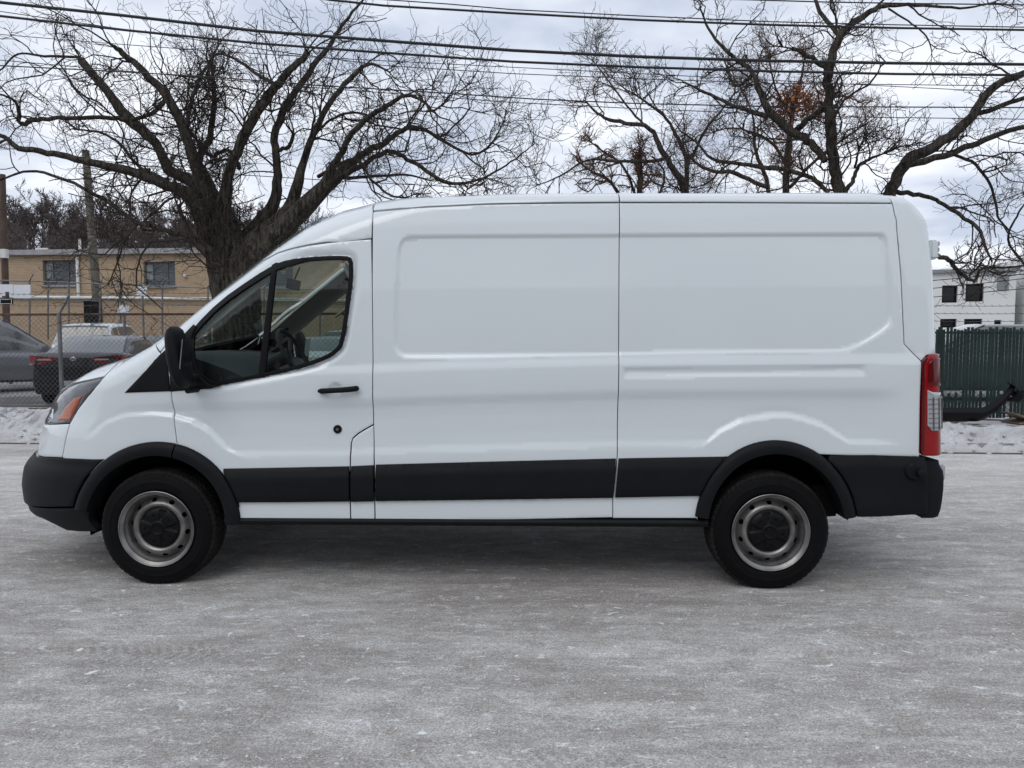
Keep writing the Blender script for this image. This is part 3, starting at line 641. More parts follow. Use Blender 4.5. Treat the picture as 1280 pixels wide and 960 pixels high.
# door mirror
def mirror(parent, sg):
    b = MB(); secs = []
    for zt_, hx, cx_, y0, y1 in ((0, .006, .0, -1.13, -1.22), (.02, .030, .0, -1.09, -1.26), (.07, .042, .004, -1.07, -1.285), (.18, .046, .014, -1.06, -1.29), (.28, .046, .028, -1.06, -1.28), (.345, .036, .040, -1.08, -1.26), (.375, .010, .046, -1.12, -1.22)):
        z = 1.602-zt_*.965; secs.append([(MX+cx_+hx*math.cos(a)**1 if abs(math.cos(a)) < .8 else MX+cx_+hx*(1 if math.cos(a) > 0 else -1)*.85, ((y0+y1)/2+(y1-y0)/2*math.sin(a))*1, z) for a in np.linspace(0, 2*math.pi, 17)[:-1]])
    secs = [[(p[0], p[1]*sg, p[2]) for p in q] for q in secs]
    b.loft(secs); o = b.build('door_mirror', K_, parent, smooth=True)
    g_ = MB(); g_.box((MX+.064, -1.175*sg, 1.42), (.006, .15, .22), ry=R(7)); g_.build('mirror_glass', M['chrome'], o, bevel=.002)
    a = MB(); a.tube([(MX+.04, -.96*sg, 1.30), (MX+.02, -1.10*sg, 1.28)], .022); a.tube([(MX+.04, -.95*sg, 1.22), (MX+.03, -1.10*sg, 1.22)], .018); a.build('mirror_arm', K_, o, smooth=True)
MX = vray(219, 447, -1.18)[0]
mirror(van, 1); mirror(van, -1)
# handle and lock
def surf2(pxy, off): q = inv([pxy]); return S(q[:, 0], q[:, 1])[0]-Nrm(q[:, 0], q[:, 1])[0]*off
def surf(pxy, off): q = inv([pxy]); e = E(q[:, 0], q[:, 1])[0]+off; p = S(q[:, 0], q[:, 1])[0]-Nrm(q[:, 0], q[:, 1])[0]*e; return p
hs = [surf2((x, y), o) for x, y, o in ((399,488.5,-.022),(403,488.5,-.030),(412,488,-.036),(430,487,-.038),(441,486,-.036),(447,485.3,-.030),(449.5,485.2,-.022))]
b = MB(); secs = []
for i, p in enumerate(hs):
    k = (.55, 1, 1, 1, 1.05, 1.05, .6)[i]; secs.append([(p[0], p[1]+.011*math.cos(a), p[2]+.0165*k*math.sin(a)*(1)) for a in np.linspace(0, 2*math.pi, 13)[:-1]])
b.loft(secs); b.box(tuple(np.array(hs[1])+[.01, .012, 0]), (.02, .03, .02)); b.box(tuple(np.array(hs[5])+[-.01, .012, 0]), (.02, .03, .02))
b.build('door_handle', K_, door, smooth=True)
c0 = surf((421,537), 0); b = MB(); b.lathe([(.01, .026), (-.006, .026), (-.010, .022), (-.011, .008)], c0, n=28); lk = b.build('door_lock', M['black'], door, smooth=True)
b = MB(); b.lathe([(-.009, .009), (-.0135, .008), (-.0135, .0005)], c0, n=16); b.build('lock_cylinder', M['steel'], door, smooth=True)
# fuel flap / sensor bump
c0 = surf((1138,588), 0); b = MB(); b.lathe([(.02, .056), (-.035, .052), (-.048, .044), (-.052, .03), (-.052, .0005)], c0, n=28); k_ = b.build('tow_cap', K_, van, smooth=True)
b = MB(); b.lathe([(-.045, .028), (-.085, .026), (-.090, .018), (-.090, .0005)], (c0[0]+.03, c0[1], c0[2]-.004), n=20); b.build('cap_knob', K_, k_, smooth=True)
# tail lights
TL = px([(1152.5,451),(1158,445.5),(1164,443),(1171,442.5)], False, 8); tlb = px([(1167,570),(1156,570),(1150.5,566)], False, 8)
s_tl = SR+LRP*.86; t1 = TL[-1, 1]; t2 = tlb[0, 1]
tlp = cat_(TL, st((s_tl, t1), (s_tl, t2)), tlb)
for sg in (1, -1):
    o = panel('tail_light', tlp, M['redlens'], van, feat=False, off=-.006, depth=.04, gap=.001, sp_=.02, rnd=.004, both=False)
    d = panel('tail_light_rim', cat_(px([(1150.5,566),(1151.5,500),(1152.5,451),(1158,445.5),(1160,447.5),(1156,455),(1155.5,500),(1155,564)], False, 8)), M['reddark'], o, feat=False, off=-.010, depth=.01, gap=0, sp_=.02, both=False)
    cl_ = cat_(px([(1158.5,487.5),(1164,490)], False), st((s_tl-.004, px([(1170,494)])[0, 1]), (s_tl-.004, px([(1170,541)])[0, 1])), px([(1164,538),(1158.5,532)], False))
    c = panel('reversing_lens', cl_, M['clearlens'], o, feat=False, off=-.012, depth=.008, gap=0, sp_=.015, both=False)
    l = panel('brake_lens', cat_(px([(1160,455),(1165,448)], False), st((s_tl-.004, px([(1170,448)])[0, 1]), (s_tl-.004, px([(1170,484)])[0, 1])), px([(1164,482),(1159,480)], False)), M['reddark'], o, feat=False, off=-.0105, depth=.008, gap=0, sp_=.015, both=False)
    ta, tb_ = px([(1170,496)])[0, 1], px([(1170,537)])[0, 1]; sa = px([(1161,512)])[0, 0]; grid = []
    for k in range(7):
        t0_ = ta+(tb_-ta)*(k+.5)/7; grid.append(panel('lens_rib', st((sa-.006, t0_-.0018), (s_tl-.02, t0_-.0018), (s_tl-.02, t0_+.0018), (sa-.006, t0_+.0018)), M['steel'], o, feat=False, off=-.0155, depth=.004, gap=0, rnd=0, sp_=.03, both=False))
    for s0_ in (sa+.016, sa+.046, sa+.075): grid.append(panel('lens_rib', st((s0_-.0025, tb_), (s0_+.0025, tb_), (s0_+.0025, ta), (s0_-.0025, ta)), M['steel'], o, feat=False, off=-.0165, depth=.004, gap=0, rnd=0, sp_=.03, both=False))
    if sg < 0:
        for q in (o, d, c, l, *grid): q.data.transform(Matrix.Scale(-1, 4, (0, 1, 0))); q.data.flip_normals()
    # high-level side lamp at the rear corner
    sv = np.linspace(SR, SMAX, 200); zl = 2.07; pv = S(sv, np.full(200, zl)); xl = pv[np.argmin(np.abs(pv[:, 1]+.86)), 0]; b = MB(); b.box((xl-.012, -.86*sg, zl), (.05, .08, .115)); q = b.build('hinge_cover', P_, van, bevel=.012, smooth=True)
    b = MB(); [b.box((xl+.015, -.86*sg, zl+dz), (.02, .05, .028)) for dz in (-.035, 0, .035)]; b.build('marker_lens', M['clearlens'], q, bevel=.004)
# rear bumper
xB = vray(1180, 598, -.985)[0]; b = MB(); pr = [(2.80, .80), (2.97, .80), (2.99, .765), (3.03, .735), (3.045, .69), (3.045, .62), (3.035, .56), (3.02, .50), (2.99, .455), (2.93, .445), (2.80, .445)]
secs = []
for y, k in ((-1.0, .93), (-.985, .99), (-.95, 1.0), (0, 1.0), (.95, 1.0), (.985, .99), (1.0, .93)): secs.append([(2.80+(x-2.80)*k*(xB-2.80)/.245-(.02 if abs(y) > .99 else 0), y, .62+(z-.62)*(1 if abs(y) < .99 else .97)) for x, z in pr])
b.loft(secs); rb_ = b.build('rear_bumper', K_, van, smooth=True)
[MB().box((xB-.012, q_*.93, .72), (.05, .10, .10)).build('reflector_lamp', M['clearlens'], rb_, bevel=.01) for q_ in (-1, 1)]
# underbody
b = MB(); b.box((.1, 0, .46), (5.7, 1.24, .10)); b.box((-.0, 0, .46), (2.72, 1.86, .08)); b.box((2.58, 0, .52), (.5, 1.7, .06)); b.box((-2.5, 0, .46), (.4, 1.1, .2))
b.box((-1.3, .0, .42), (.4, .5, .2)); b.box((1.88, 0, .40), (.14, 1.5, .12)); b.box((.7, .35, .36), (1.2, .4, .18)); b.tube([(-1.2, .1, .36), (1.8, .0, .38)], .045)
b.tube([(1.2, -.55, .36), (1.88, -.55, .34), (2.6, -.55, .42)], .035, 6); b.tube([(1.88, -.2, .40), (1.88, .2, .40)], .17, 12)
b.box((2.22, -.72, .52), (.16, .3, .2), rz=.3); b.build('underbody', M['dark'], van)
for cx_, c_, rr in ((vray(*FC, -.97), FC, .46), (vray(*RC, -.97), RC, .46)):
    for sg in (1, -1):
        b = MB(); n = 28; secs = []; ae = 1.045 if cx_[0] < 0 else .96
        for k in range(n+1):
            a = math.pi*(.02+ae*k/n); secs.append([(cx_[0]+rr*math.cos(a), sg*-.93, .385+rr*math.sin(a)), (cx_[0]+rr*math.cos(a), sg*-.60, .385+rr*math.sin(a))])
        b.loft(secs, closed=False, caps=False); vv = [(cx_[0]+rr*math.cos(math.pi*(.02+ae*k/n)), sg*-.60, .385+rr*math.sin(math.pi*(.02+ae*k/n))) for k in range(n+1)]
        b.add(vv, [tuple(range(n+1))]); b.build('wheel_housing', M['dark'], van, smooth=True)
# ---- wheels
def disc_with_holes(cy, prof, r_in, r_out, holes, sgn):
    """flat ring in polar layout with real openings; depth follows prof(r)"""
    nO = 96; outer = np.array([(r_out*math.cos(2*math.pi*k/nO), r_out*math.sin(2*math.pi*k/nO)) for k in range(nO)]); inner = np.array([(r_in*math.cos(2*math.pi*k/48), r_in*math.sin(2*math.pi*k/48)) for k in range(48)])
    H = []
    for a, r_, la, lr in holes: H.append(np.array([((r_+lr*math.sin(t))*math.cos(a+la*math.cos(t)/r_), (r_+lr*math.sin(t))*math.sin(a+la*math.cos(t)/r_)) for t in np.linspace(0, 2*math.pi, 17)[:-1]]))
    pts = [outer, inner]; edges = [(i, (i+1) % nO) for i in range(nO)]+[(nO+i, nO+(i+1) % 48) for i in range(48)]; k = nO+48
    for h in H: pts.append(h); edges += [(k+i, k+(i+1) % len(h)) for i in range(len(h))]; k += len(h)
    for r_ in np.arange(r_in+.006, r_out-.003, .006):
        n_ = int(2*math.pi*r_/.009); q = np.array([(r_*math.cos(2*math.pi*j/n_), r_*math.sin(2*math.pi*j/n_)) for j in range(n_)])
        for h in H: q = q[~inside(h, q)]; q = q[dist(h, q) > .003]
        pts.append(q)
    A_ = np.vstack(pts); vo, eo, fo, *_ = delaunay_2d_cdt([Vector(p) for p in A_], edges, [], 0, 1e-7, True)
    V = np.array([tuple(p) for p in vo]); Fc = np.array([f for f in fo if len(f) == 3]); cen = V[Fc].mean(1); rr = np.hypot(*cen.T); keep = (rr > r_in*.99) & (rr < r_out)
    for h in H: keep &= ~inside(h, cen)
    rad = np.hypot(V[:, 0], V[:, 1]); return np.stack([V[:, 0], prof(rad), V[:, 1]], 1), Fc[keep]
def build_wheel(parent, x, yf, sg, rot=0):
    # yf: local y of the outer tyre face (negative = near side), sg=-1 near
    w_ = bpy.data.objects.new('wheel', None); C.objects.link(w_); w_.parent = parent; w_.location = (x, yf, .352)
    if sg > 0: w_.scale = (1, -1, 1)
    n = 360
    prof = [(.030, .228), (.012, .236), (.003, .250), (.0, .268), (.001, .286), (-.001, .290), (.001, .294), (.005, .312), (.013, .330), (.020, .338), (.026, .345), (.034, .3515), (.050, .3545), (.072, .356), (.078, .356), (.082, .348), (.090, .348), (.094, .356), (.117, .3565), (.140, .356), (.144, .348), (.152, .348), (.156, .356), (.182, .3545), (.198, .3515), (.206, .345), (.212, .338), (.219, .33), (.230, .30), (.235, .27), (.230, .24), (.2, .228)]
    V = []; 
    for j, (a, r_) in enumerate(prof):
        for k in range(n):
            rr = r_; ph = (k+int(a*160)) % 6
            if r_ > .336 and not (.078 <= a <= .156 and r_ < .35):
                if ph == 0: rr -= .008
            elif .334 < r_ <= .338 and ph == 0: rr -= .003
            t = 2*math.pi*k/n; rr = .228+(rr-.228)*(.138/.1285); z_ = rr*math.sin(t); bul = max(0, -z_-.30)/.06
            V.append((rr*math.cos(t), a-(.012*bul if a < .06 and r_ < .345 else 0), max(z_, -.3515)))
    m_ = len(prof); fs = [(j*n+k, (j+1)*n+k, (j+1)*n+(k+1) % n, j*n+(k+1) % n) for j in range(m_-1) for k in range(n)]
    me = mesh('tyre', V, fs); me.materials.append(M['rubber']); me.materials.append(M['tread'])
    for i, f in enumerate(me.polygons):
        j = i//n
        if 9 <= j <= 25: f.material_index = 1
    o = link('tyre', me, None, w_, True)
    try: me.set_sharp_from_angle(angle=R(35))
    except Exception: pass
    b = MB(); b.lathe([(.028, .228), (.000, .231), (-.003, .2345), (-.001, .238), (.004, .2365), (.003, .230), (.010, .222), (.016, .213), (.030, .209), (.040, .200), (.058, .194), (.16, .19)], (0, 0, 0), n=96)
    rim = b.build('rim', M['steel'], w_, smooth=True)
    def pf(r_): return np.interp(r_, [.100, .128, .136, .146, .156, .166, .180, .192, .197], [.050, .046, .036, .030, .032, .040, .056, .066, .070])
    hol = [(2*math.pi*k/10+.15, .1755, .0165, .0105) for k in range(10)]
    Vd, Fd = disc_with_holes(0, pf, .06, .196, hol, 1); Fd = Fd[:, ::-1] if True else Fd
    link('wheel_disc', mesh('wheel_disc', Vd, Fd), M['steel'], w_)
    b = MB(); b.lathe([(.11, .192), (.11, .001)], (0, 0, 0), n=48); b.lathe([(.075, .10), (.11, .14)], (0, 0, 0), n=32); b.build('brake_disc', M['dark'], w_)
    # centre cover with five recesses and a raised hub
    rr = [.0005, .018, .034, .038, .044, .05, .06, .07, .08, .09, .10, .112, .122, .129, .131]; na = 160; V = []
    for r_ in rr:
        for k in range(na):
            t = 2*math.pi*k/na; y = np.interp(r_, [0, .034, .038, .044, .06, .10, .122, .131], [.010, .012, .006, .022, .020, .024, .034, .050])
            a = (t-math.pi/2) % (2*math.pi/5); a = min(a, 2*math.pi/5-a); wdt = .13+(r_-.06)*2.0
            if .055 < r_ < .116: y += .012*(1-float(sss(wdt-.05, wdt+.05, a)))
            V.append((r_*math.cos(t), y, r_*math.sin(t)))
    fs = [(j*na+k, (j+1)*na+k, (j+1)*na+(k+1) % na, j*na+(k+1) % na) for j in range(len(rr)-1) for k in range(na)]
    b = MB(); b.add(V, fs)
    for k in range(5):
        t = math.pi/2+2*math.pi*(k+.5)/5; b.lathe([(.016, .0045), (.021, .0065), (.026, .007)], (.085*math.cos(t), 0, .085*math.sin(t)), n=10, caps=True)
    hc_ = link('hub_cap', mesh('hub_cap', b.v, b.f), M['cap'], w_)
    b = MB(); b.tube([(.030*math.cos(t)*1.0, .0095, .018*math.sin(t)) for t in np.linspace(0, 2*math.pi, 25)[:-1]], .0012, 5, closed=True)
    b.build('hub_emblem', M['cap'], w_, smooth=True)
    for c_ in C.objects:
        if c_.parent == w_ and c_.name.split('.')[0] != 'tyre': c_.rotation_euler = (0, rot, 0)
    return w_
for x in (-1.897, 1.885):
    build_wheel(van, x, -1.0, -1, rot=.3 if x < 0 else 1.1); build_wheel(van, x, 1.0, 1, rot=.8)
# ---- cab interior
b = MB(); secs = []
for y in np.linspace(-.88, .88, 13):
    h_ = .06*math.exp(-((y+.42)/.22)**2); secs.append([(-2.02, y*.86, 1.44), (-1.70, y*.97, 1.41+h_*.5), (-1.46, y, 1.33+h_*1.6), (-1.36, y, 1.28+h_), (-1.34, y, 1.10), (-1.5, y, .8), (-2.05, y*.92, .8)])
b.loft(secs); b.build('dashboard', M['dash'], van, smooth=True)
b = MB(); b.box((-.2, 0, .95), (3.0, 1.8, .04)); b.box((.35, 0, 1.55), (.04, 1.66, 1.2)); b.build('cab_floor', M['dash'], van)
b = MB(); cw_ = Vector((-1.20, -.42, 1.42)); ax = Matrix.Rotation(R(-28), 3, 'Y')
ring = [cw_+ax @ Vector((0, .19*math.cos(t), .19*math.sin(t))) for t in np.linspace(0, 2*math.pi, 37)[:-1]]; b.tube(ring, .015, 8, closed=True)
for a in (90, 210, 330): b.tube([cw_+Vector((-.03, 0, 0)), cw_+ax @ Vector((0, .18*math.cos(R(a-90+90)), .18*math.sin(R(a+90))))], .012, 6)
b.tube([cw_+Vector((-.03, 0, 0)), cw_+Vector((-.25, 0, -.1))], .05, 12); b.build('steering_wheel', M['dash'], van, smooth=True)
for y in (-.42, .45):
    s_ = MB(); s_.box((-.45, y, 1.02), (.5, .48, .14)); s_ = s_.build('seat', M['seat'], van, bevel=.04, smooth=True)
    q = MB(); q.box((-.12, y, 1.38), (.13, .46, .62), ry=R(12)); q.box((-.0, y, 1.78), (.09, .26, .18), ry=R(8)); q.build('seat_back', M['seat'], s_, bevel=.035, smooth=True)
b = MB(); b.tube([(-1.24, .84, 1.72), (-1.20, .80, 1.74), (-1.06, .78, 1.84), (-1.03, .82, 1.87)], .013, 8); b.build('grab_handle', M['trimgrey'], van, smooth=True)
panel('pillar_trim', cat_(edgeline(S_1, -.93, Q0+.03, 30), edgeline(S_1, -.93, Q0-.42, 30)[::-1]), M['trimgrey'], van, feat=False, off=.058, depth=.012, gap=0, rnd=.004, sp_=.04, both=True)
b = MB(); b.box((-.98, .42, 2.03), (.20, .40, .022), ry=R(62)); b.build('sun_visor', M['trimgrey'], van, bevel=.008)
b = MB(); b.box((-1.33, 0, 1.93), (.03, .24, .075), ry=R(10)); b.tube([(-1.33, 0, 1.95), (-1.28, 0, 2.06)], .008, 6); b.build('rear_view_mirror', M['black'], van, bevel=.01)
# ================================================================== TREES
def tubes(groups, name, m, parent):
    """groups: list of (P (N,K,3), rad (N,K), sides)"""
    V = []; Fq = []; base = 0
    for P_, rd, ns in groups:
        Nn, K, _ = P_.shape
        if Nn == 0: continue
        d = np.gradient(P_, axis=1); d /= np.linalg.norm(d, axis=2, keepdims=True)+1e-9
        md = unit(P_[:, -1]-P_[:, 0]); ref = np.where(np.abs(md[:, 1:2]) < .8, np.array([0, 1., 0]), np.array([1., 0, 0]))[:, None, :]; u = np.cross(d, ref); u /= np.linalg.norm(u, axis=2, keepdims=True)+1e-9; q = np.cross(d, u)
        an = 2*np.pi*np.arange(ns)/ns; r_ = rd[..., None, None]
        if ns >= 8:
            wob = 1+.10*np.sin(an*3+P_[:, :, 2:3]*2.2)+.07*np.sin(an*5-P_[:, :, 0:1]*3); r_ = r_*wob[..., None]
        vv = P_[:, :, None, :]+r_*(u[:, :, None, :]*np.cos(an)[:, None]+q[:, :, None, :]*np.sin(an)[:, None])
        V.append(vv.reshape(-1, 3)); idx = base+np.arange(Nn*K*ns).reshape(Nn, K, ns); nx = np.roll(idx, -1, 2)
        Fq.append(np.stack([idx[:, :-1], nx[:, :-1], nx[:, 1:], idx[:, 1:]], -1).reshape(-1, 4)); base += Nn*K*ns
    return link(name, mesh(name, np.vstack(V), np.vstack(Fq)), m, parent)
def unit(v): return v/(np.linalg.norm(v, axis=-1, keepdims=True)+1e-9)
def spawn(P_, rd, per, lo, hi, length, r0, K, zig, up=.1, ang=1.0, fmin=.15, depthk=1.0, lfall=.5, vis=None):
    """children along each parent polyline"""
    Nn, Kp, _ = P_.shape
    n = rng.poisson(per, Nn) if np.isscalar(per) else rng.poisson(np.broadcast_to(per, (Nn,)))
    pi = np.repeat(np.arange(Nn), n); M_ = len(pi)
    if M_ == 0: return np.zeros((0, K, 3)), np.zeros((0, K))
    f = rng.uniform(fmin, 1, M_)*(Kp-1); i0 = np.minimum(f.astype(int), Kp-2); fr = (f-i0)[:, None]
    p0 = P_[pi, i0]*(1-fr)+P_[pi, i0+1]*fr; dr = unit(P_[pi, i0+1]-P_[pi, i0]); rp = rd[pi, i0]*(1-fr[:, 0])+rd[pi, i0+1]*fr[:, 0]
    rnd = rng.normal(size=(M_, 3)); rnd[:, 1] *= depthk; rnd -= (rnd*dr).sum(1, keepdims=True)*dr; rnd = unit(rnd)
    a = rng.normal(ang, .3, M_)[:, None]; d = unit(dr*np.cos(a)+rnd*np.sin(a)+np.array([0, 0, up]))
    L = length*rng.uniform(lo, hi, M_)*(1-lfall*f/(Kp-1)); seg = (L/(K-1))[:, None]
    pts = [p0]; cur = d
    for k in range(1, K):
        cur = unit(cur+rng.normal(size=(M_, 3))*zig+np.array([0, 0, up*.35])); pts.append(pts[-1]+cur*seg)
    R0 = np.minimum(rp*.72, r0*rng.uniform(.7, 1.25, M_)*(L/length)**.5); tp = np.linspace(1, .45, K)
    return np.stack(pts, 1), R0[:, None]*tp[None]
def limb_pts(tr, Y, scale, ox, oy, dep):
    """traced limb -> smooth 3D polyline; dep = depth offset at its two ends, metres"""
    n = len(tr); out = []; rad = []
    for i, (x, y, w_) in enumerate(tr):
        k = i/(n-1); yy = Y+dep[0]+(dep[1]-dep[0])*k; p = pix(x/scale+ox, y/scale+oy, yy); out.append(tuple(p)); rad.append(w_/scale/2*yy/F)
    P0 = np.array(out); r0 = np.array(rad)
    # Catmull-Rom refine
    m_ = 5; tt = np.linspace(0, n-1, (n-1)*m_+1); Pp = np.vstack([2*P0[0]-P0[1], P0, 2*P0[-1]-P0[-2]]); res = []
    for t in tt:
        i = min(int(t), n-2); f = t-i; a, b, c, d = Pp[i], Pp[i+1], Pp[i+2], Pp[i+3]
        res.append(.5*((2*b)+(-a+c)*f+(2*a-5*b+4*c-d)*f*f+(-a+3*b-3*c+d)*f**3))
    res = np.array(res); rr = np.interp(tt, np.arange(n), r0)
    res += rng.normal(size=res.shape)*np.minimum(rr, .05)[:, None]*.22
    return res, rr
def tree(name, label, Y, limbs, scale, ox, oy, mtw, group=None, dens=1.0, L1=1.6, seedfall=1, r1=.022, base=None, barkm=None, tw=1.0, dk=1.0):
    root = empty(name, (base[0], base[1], .1)); tag(root, label, 'tree', group)
    inv_ = lambda P_: P_-np.array([base[0], base[1], .1])
    big = []; G1 = []; G2 = []; G3 = []
    for tr, dep in limbs:
        P_, r_ = limb_pts(tr, Y, scale, ox, oy, dep); P_ = inv_(P_); big.append((P_[None], r_[None], 14 if r_.max() > .08 else 8))
        seglen = np.linalg.norm(np.diff(P_, axis=0), axis=1).sum()
        thick = np.clip(r_.mean()/.05, .5, 1.0)
        a, ra = spawn(P_[None], r_[None], seglen*3.1*dens, .35, 1.15, L1, r1, 9, .33, up=.10, ang=.95, fmin=.34 if r_.max() > .12 else .05, depthk=dk); G1.append((a, ra))
        e = P_[-1]; a, ra = spawn(np.stack([P_[-3:]]), np.stack([r_[-3:]]), 3, .5, 1, L1*.8, r1, 9, .33, up=.15, ang=.45, depthk=dk); G1.append((a, ra))
    A1 = np.concatenate([g_[0] for g_ in G1]); R1 = np.concatenate([g_[1] for g_ in G1])
    A2, R2 = spawn(A1, R1, 6.8*tw, .4, 1.2, L1*.40, .0105, 7, .31, up=.10, ang=.95, fmin=.08)
    A3, R3 = spawn(A2, R2, 3.1*tw, .4, 1.3, L1*.17, .0056, 5, .32, up=.12, ang=.95, fmin=.1, lfall=.3)
    A4, R4 = spawn(A3, R3, .8*tw, .4, 1.2, L1*.10, .0042, 4, .36, up=.1, ang=.9, fmin=.2)
    R2 = np.maximum(R2, .0038); R3 = np.maximum(R3, .003); R4 = np.maximum(R4, .0026)
    tubes(big, 'trunk', barkm or M['bark'], root)
    tubes([(A1, R1, 5), (A2, R2, 4), (A3, R3, 3), (A4, R4, 3)], 'crown', mtw, root)
    return root, A1, A2
Z0 = 2.6667
YT = 12.6
bL = pix(292, 500, YT)
def T(*p): return list(p)
limbsL = [
 (T((800,1330,225),(795,1150,190),(785,1000,176),(777,900,168),(760,820,155),(745,750,130),(740,690,80),(742,650,30)), (0, 0)),
 (T((700,790,110),(665,690,88),(620,640,70),(560,620,52),(430,570,45),(300,540,38),(180,510,32),(60,490,28),(0,450,20),(-110,400,14),(-200,390,8)), (0, -.9)),
 (T((715,760,110),(655,620,66),(560,560,52),(520,480,46),(430,400,56),(360,310,42),(272,205,40)), (.1, .6)),
 (T((272,205,14),(250,190,13),(150,188,13),(60,180,10),(0,235,8),(-60,260,5)), (.6, .9)),
 (T((430,400,24),(330,390,22),(200,395,22),(110,400,24),(70,412,22),(55,345,14),(0,315,10),(-60,300,5)), (.4, -.3)),
 (T((725,740,100),(660,580,62),(620,460,52),(560,330,48),(480,240,35),(400,170,28),(360,140,8)), (0, -.4)),
 (T((740,740,100),(760,600,54),(800,480,50),(870,350,48),(920,290,42),(970,230,36),(1030,175,28)), (-.1, -.7)),
 (T((920,285,22),(860,250,18),(790,200,14),(720,180,12),(700,240,6)), (-.5, -.2)),
 (T((735,700,60),(690,600,46),(665,530,36),(700,450,32),(715,330,26),(708,230,12)), (.2, .9)),
 (T((620,430,22),(650,300,20),(690,220,14),(720,165,7)), (-.2, .4)),
 (T((830,800,100),(910,680,62),(922,560,42),(915,450,38),(960,340,34),(1030,240,30),(1100,150,22),(1150,70,16),(1210,0,10),(1250,-60,5)), (.1, .7)),
 (T((930,500,22),(965,485,20),(978,448,16)), (.3, .1)),
 (T((850,810,110),(960,700,70),(1010,540,36),(1050,430,32),(1120,320,28),(1190,240,22),(1240,215,14),(1300,240,8)), (0, -.6)),
 (T((1040,460,16),(1100,400,14),(1180,375,12),(1260,395,8)), (-.2, .5)),
 (T((850,850,130),(960,740,90),(1080,610,56),(1130,520,34),(1185,430,28),(1273,362,24),(1353,318,18),(1413,340,14),(1440,370,12),(1493,332,8)), (-.1, -1.0)),
 (T((880,860,120),(1050,660,70),(1203,520,36),(1283,475,28),(1353,428,24),(1413,430,20),(1473,468,16),(1573,515,13),(1635,480,9),(1683,400,6)), (.1, .8)),
 (T((1080,620,36),(1233,535,28),(1303,505,24),(1373,540,22),(1453,590,20),(1513,612,16),(1613,592,12),(1703,540,9),(1783,478,5)), (0, -.8)),
 (T((1030,660,30),(1120,600,20),(1253,588,16),(1353,583,12),(1433,602,7)), (.1, 1.1)),
 (T((1060,590,20),(1180,530,16),(1240,600,14),(1300,650,12),(1360,660,8)), (-.2, -.9)),
 (T((700,840,70),(620,790,34),(560,770,24),(450,735,20),(340,660,20),(220,600,16),(100,570,13),(0,600,9),(-70,640,5)), (-.1, -1.3)),
 (T((580,780,14),(480,740,14),(420,800,11),(390,880,9),(360,950,5)), (-.5, -.9)),
 (T((560,770,12),(470,760,14),(520,700,14),(590,655,11),(640,700,8)), (-.3, -.6)),
 (T((690,850,30),(640,790,28),(612,735,26),(596,682,18)), (-.45, -.8)),
 (T((440,400,18),(500,380,20),(545,345,20),(540,300,10)), (.1, .3)),
 (T((560,600,20),(470,560,18),(400,480,14),(330,440,12),(240,430,8)), (0, .9)),
 (T((500,560,16),(440,640,10),(430,720,7),(400,780,5)), (0, -.6)),
 (T((800,560,26),(760,500,20),(700,520,16),(640,440,12)), (.2, 1.1)),
]
def thin(tr, k):
    o = [(x, y, w_*k) for x, y, w_ in tr]
    if 700 <= tr[0][1] <= 870 and tr[0][2] >= 60: o = [(790, 960, tr[0][2]*k*.7), (775+(tr[0][0]-775)*.45, max(tr[0][1]+70, 800), tr[0][2]*k*.85)]+o
    return o
limbsL = [(thin(tr, .84 if i == 0 else .62), d) for i, (tr, d) in enumerate(limbsL)]
big_tree, a1, a2 = tree('bare_tree', 'massive spreading bare tree with sawn limbs behind the cab of the van', YT, limbsL, Z0, 0, 0, M['twig'], base=(bL.x, bL.y), dens=1.0, L1=2.25, r1=.018, tw=.84)
def conv(l): return [([(x, y, w_*.78) for x, y, w_ in tr], d) for tr, d in l]
YE = 12.0
bE = pix(1085, 505, YE)
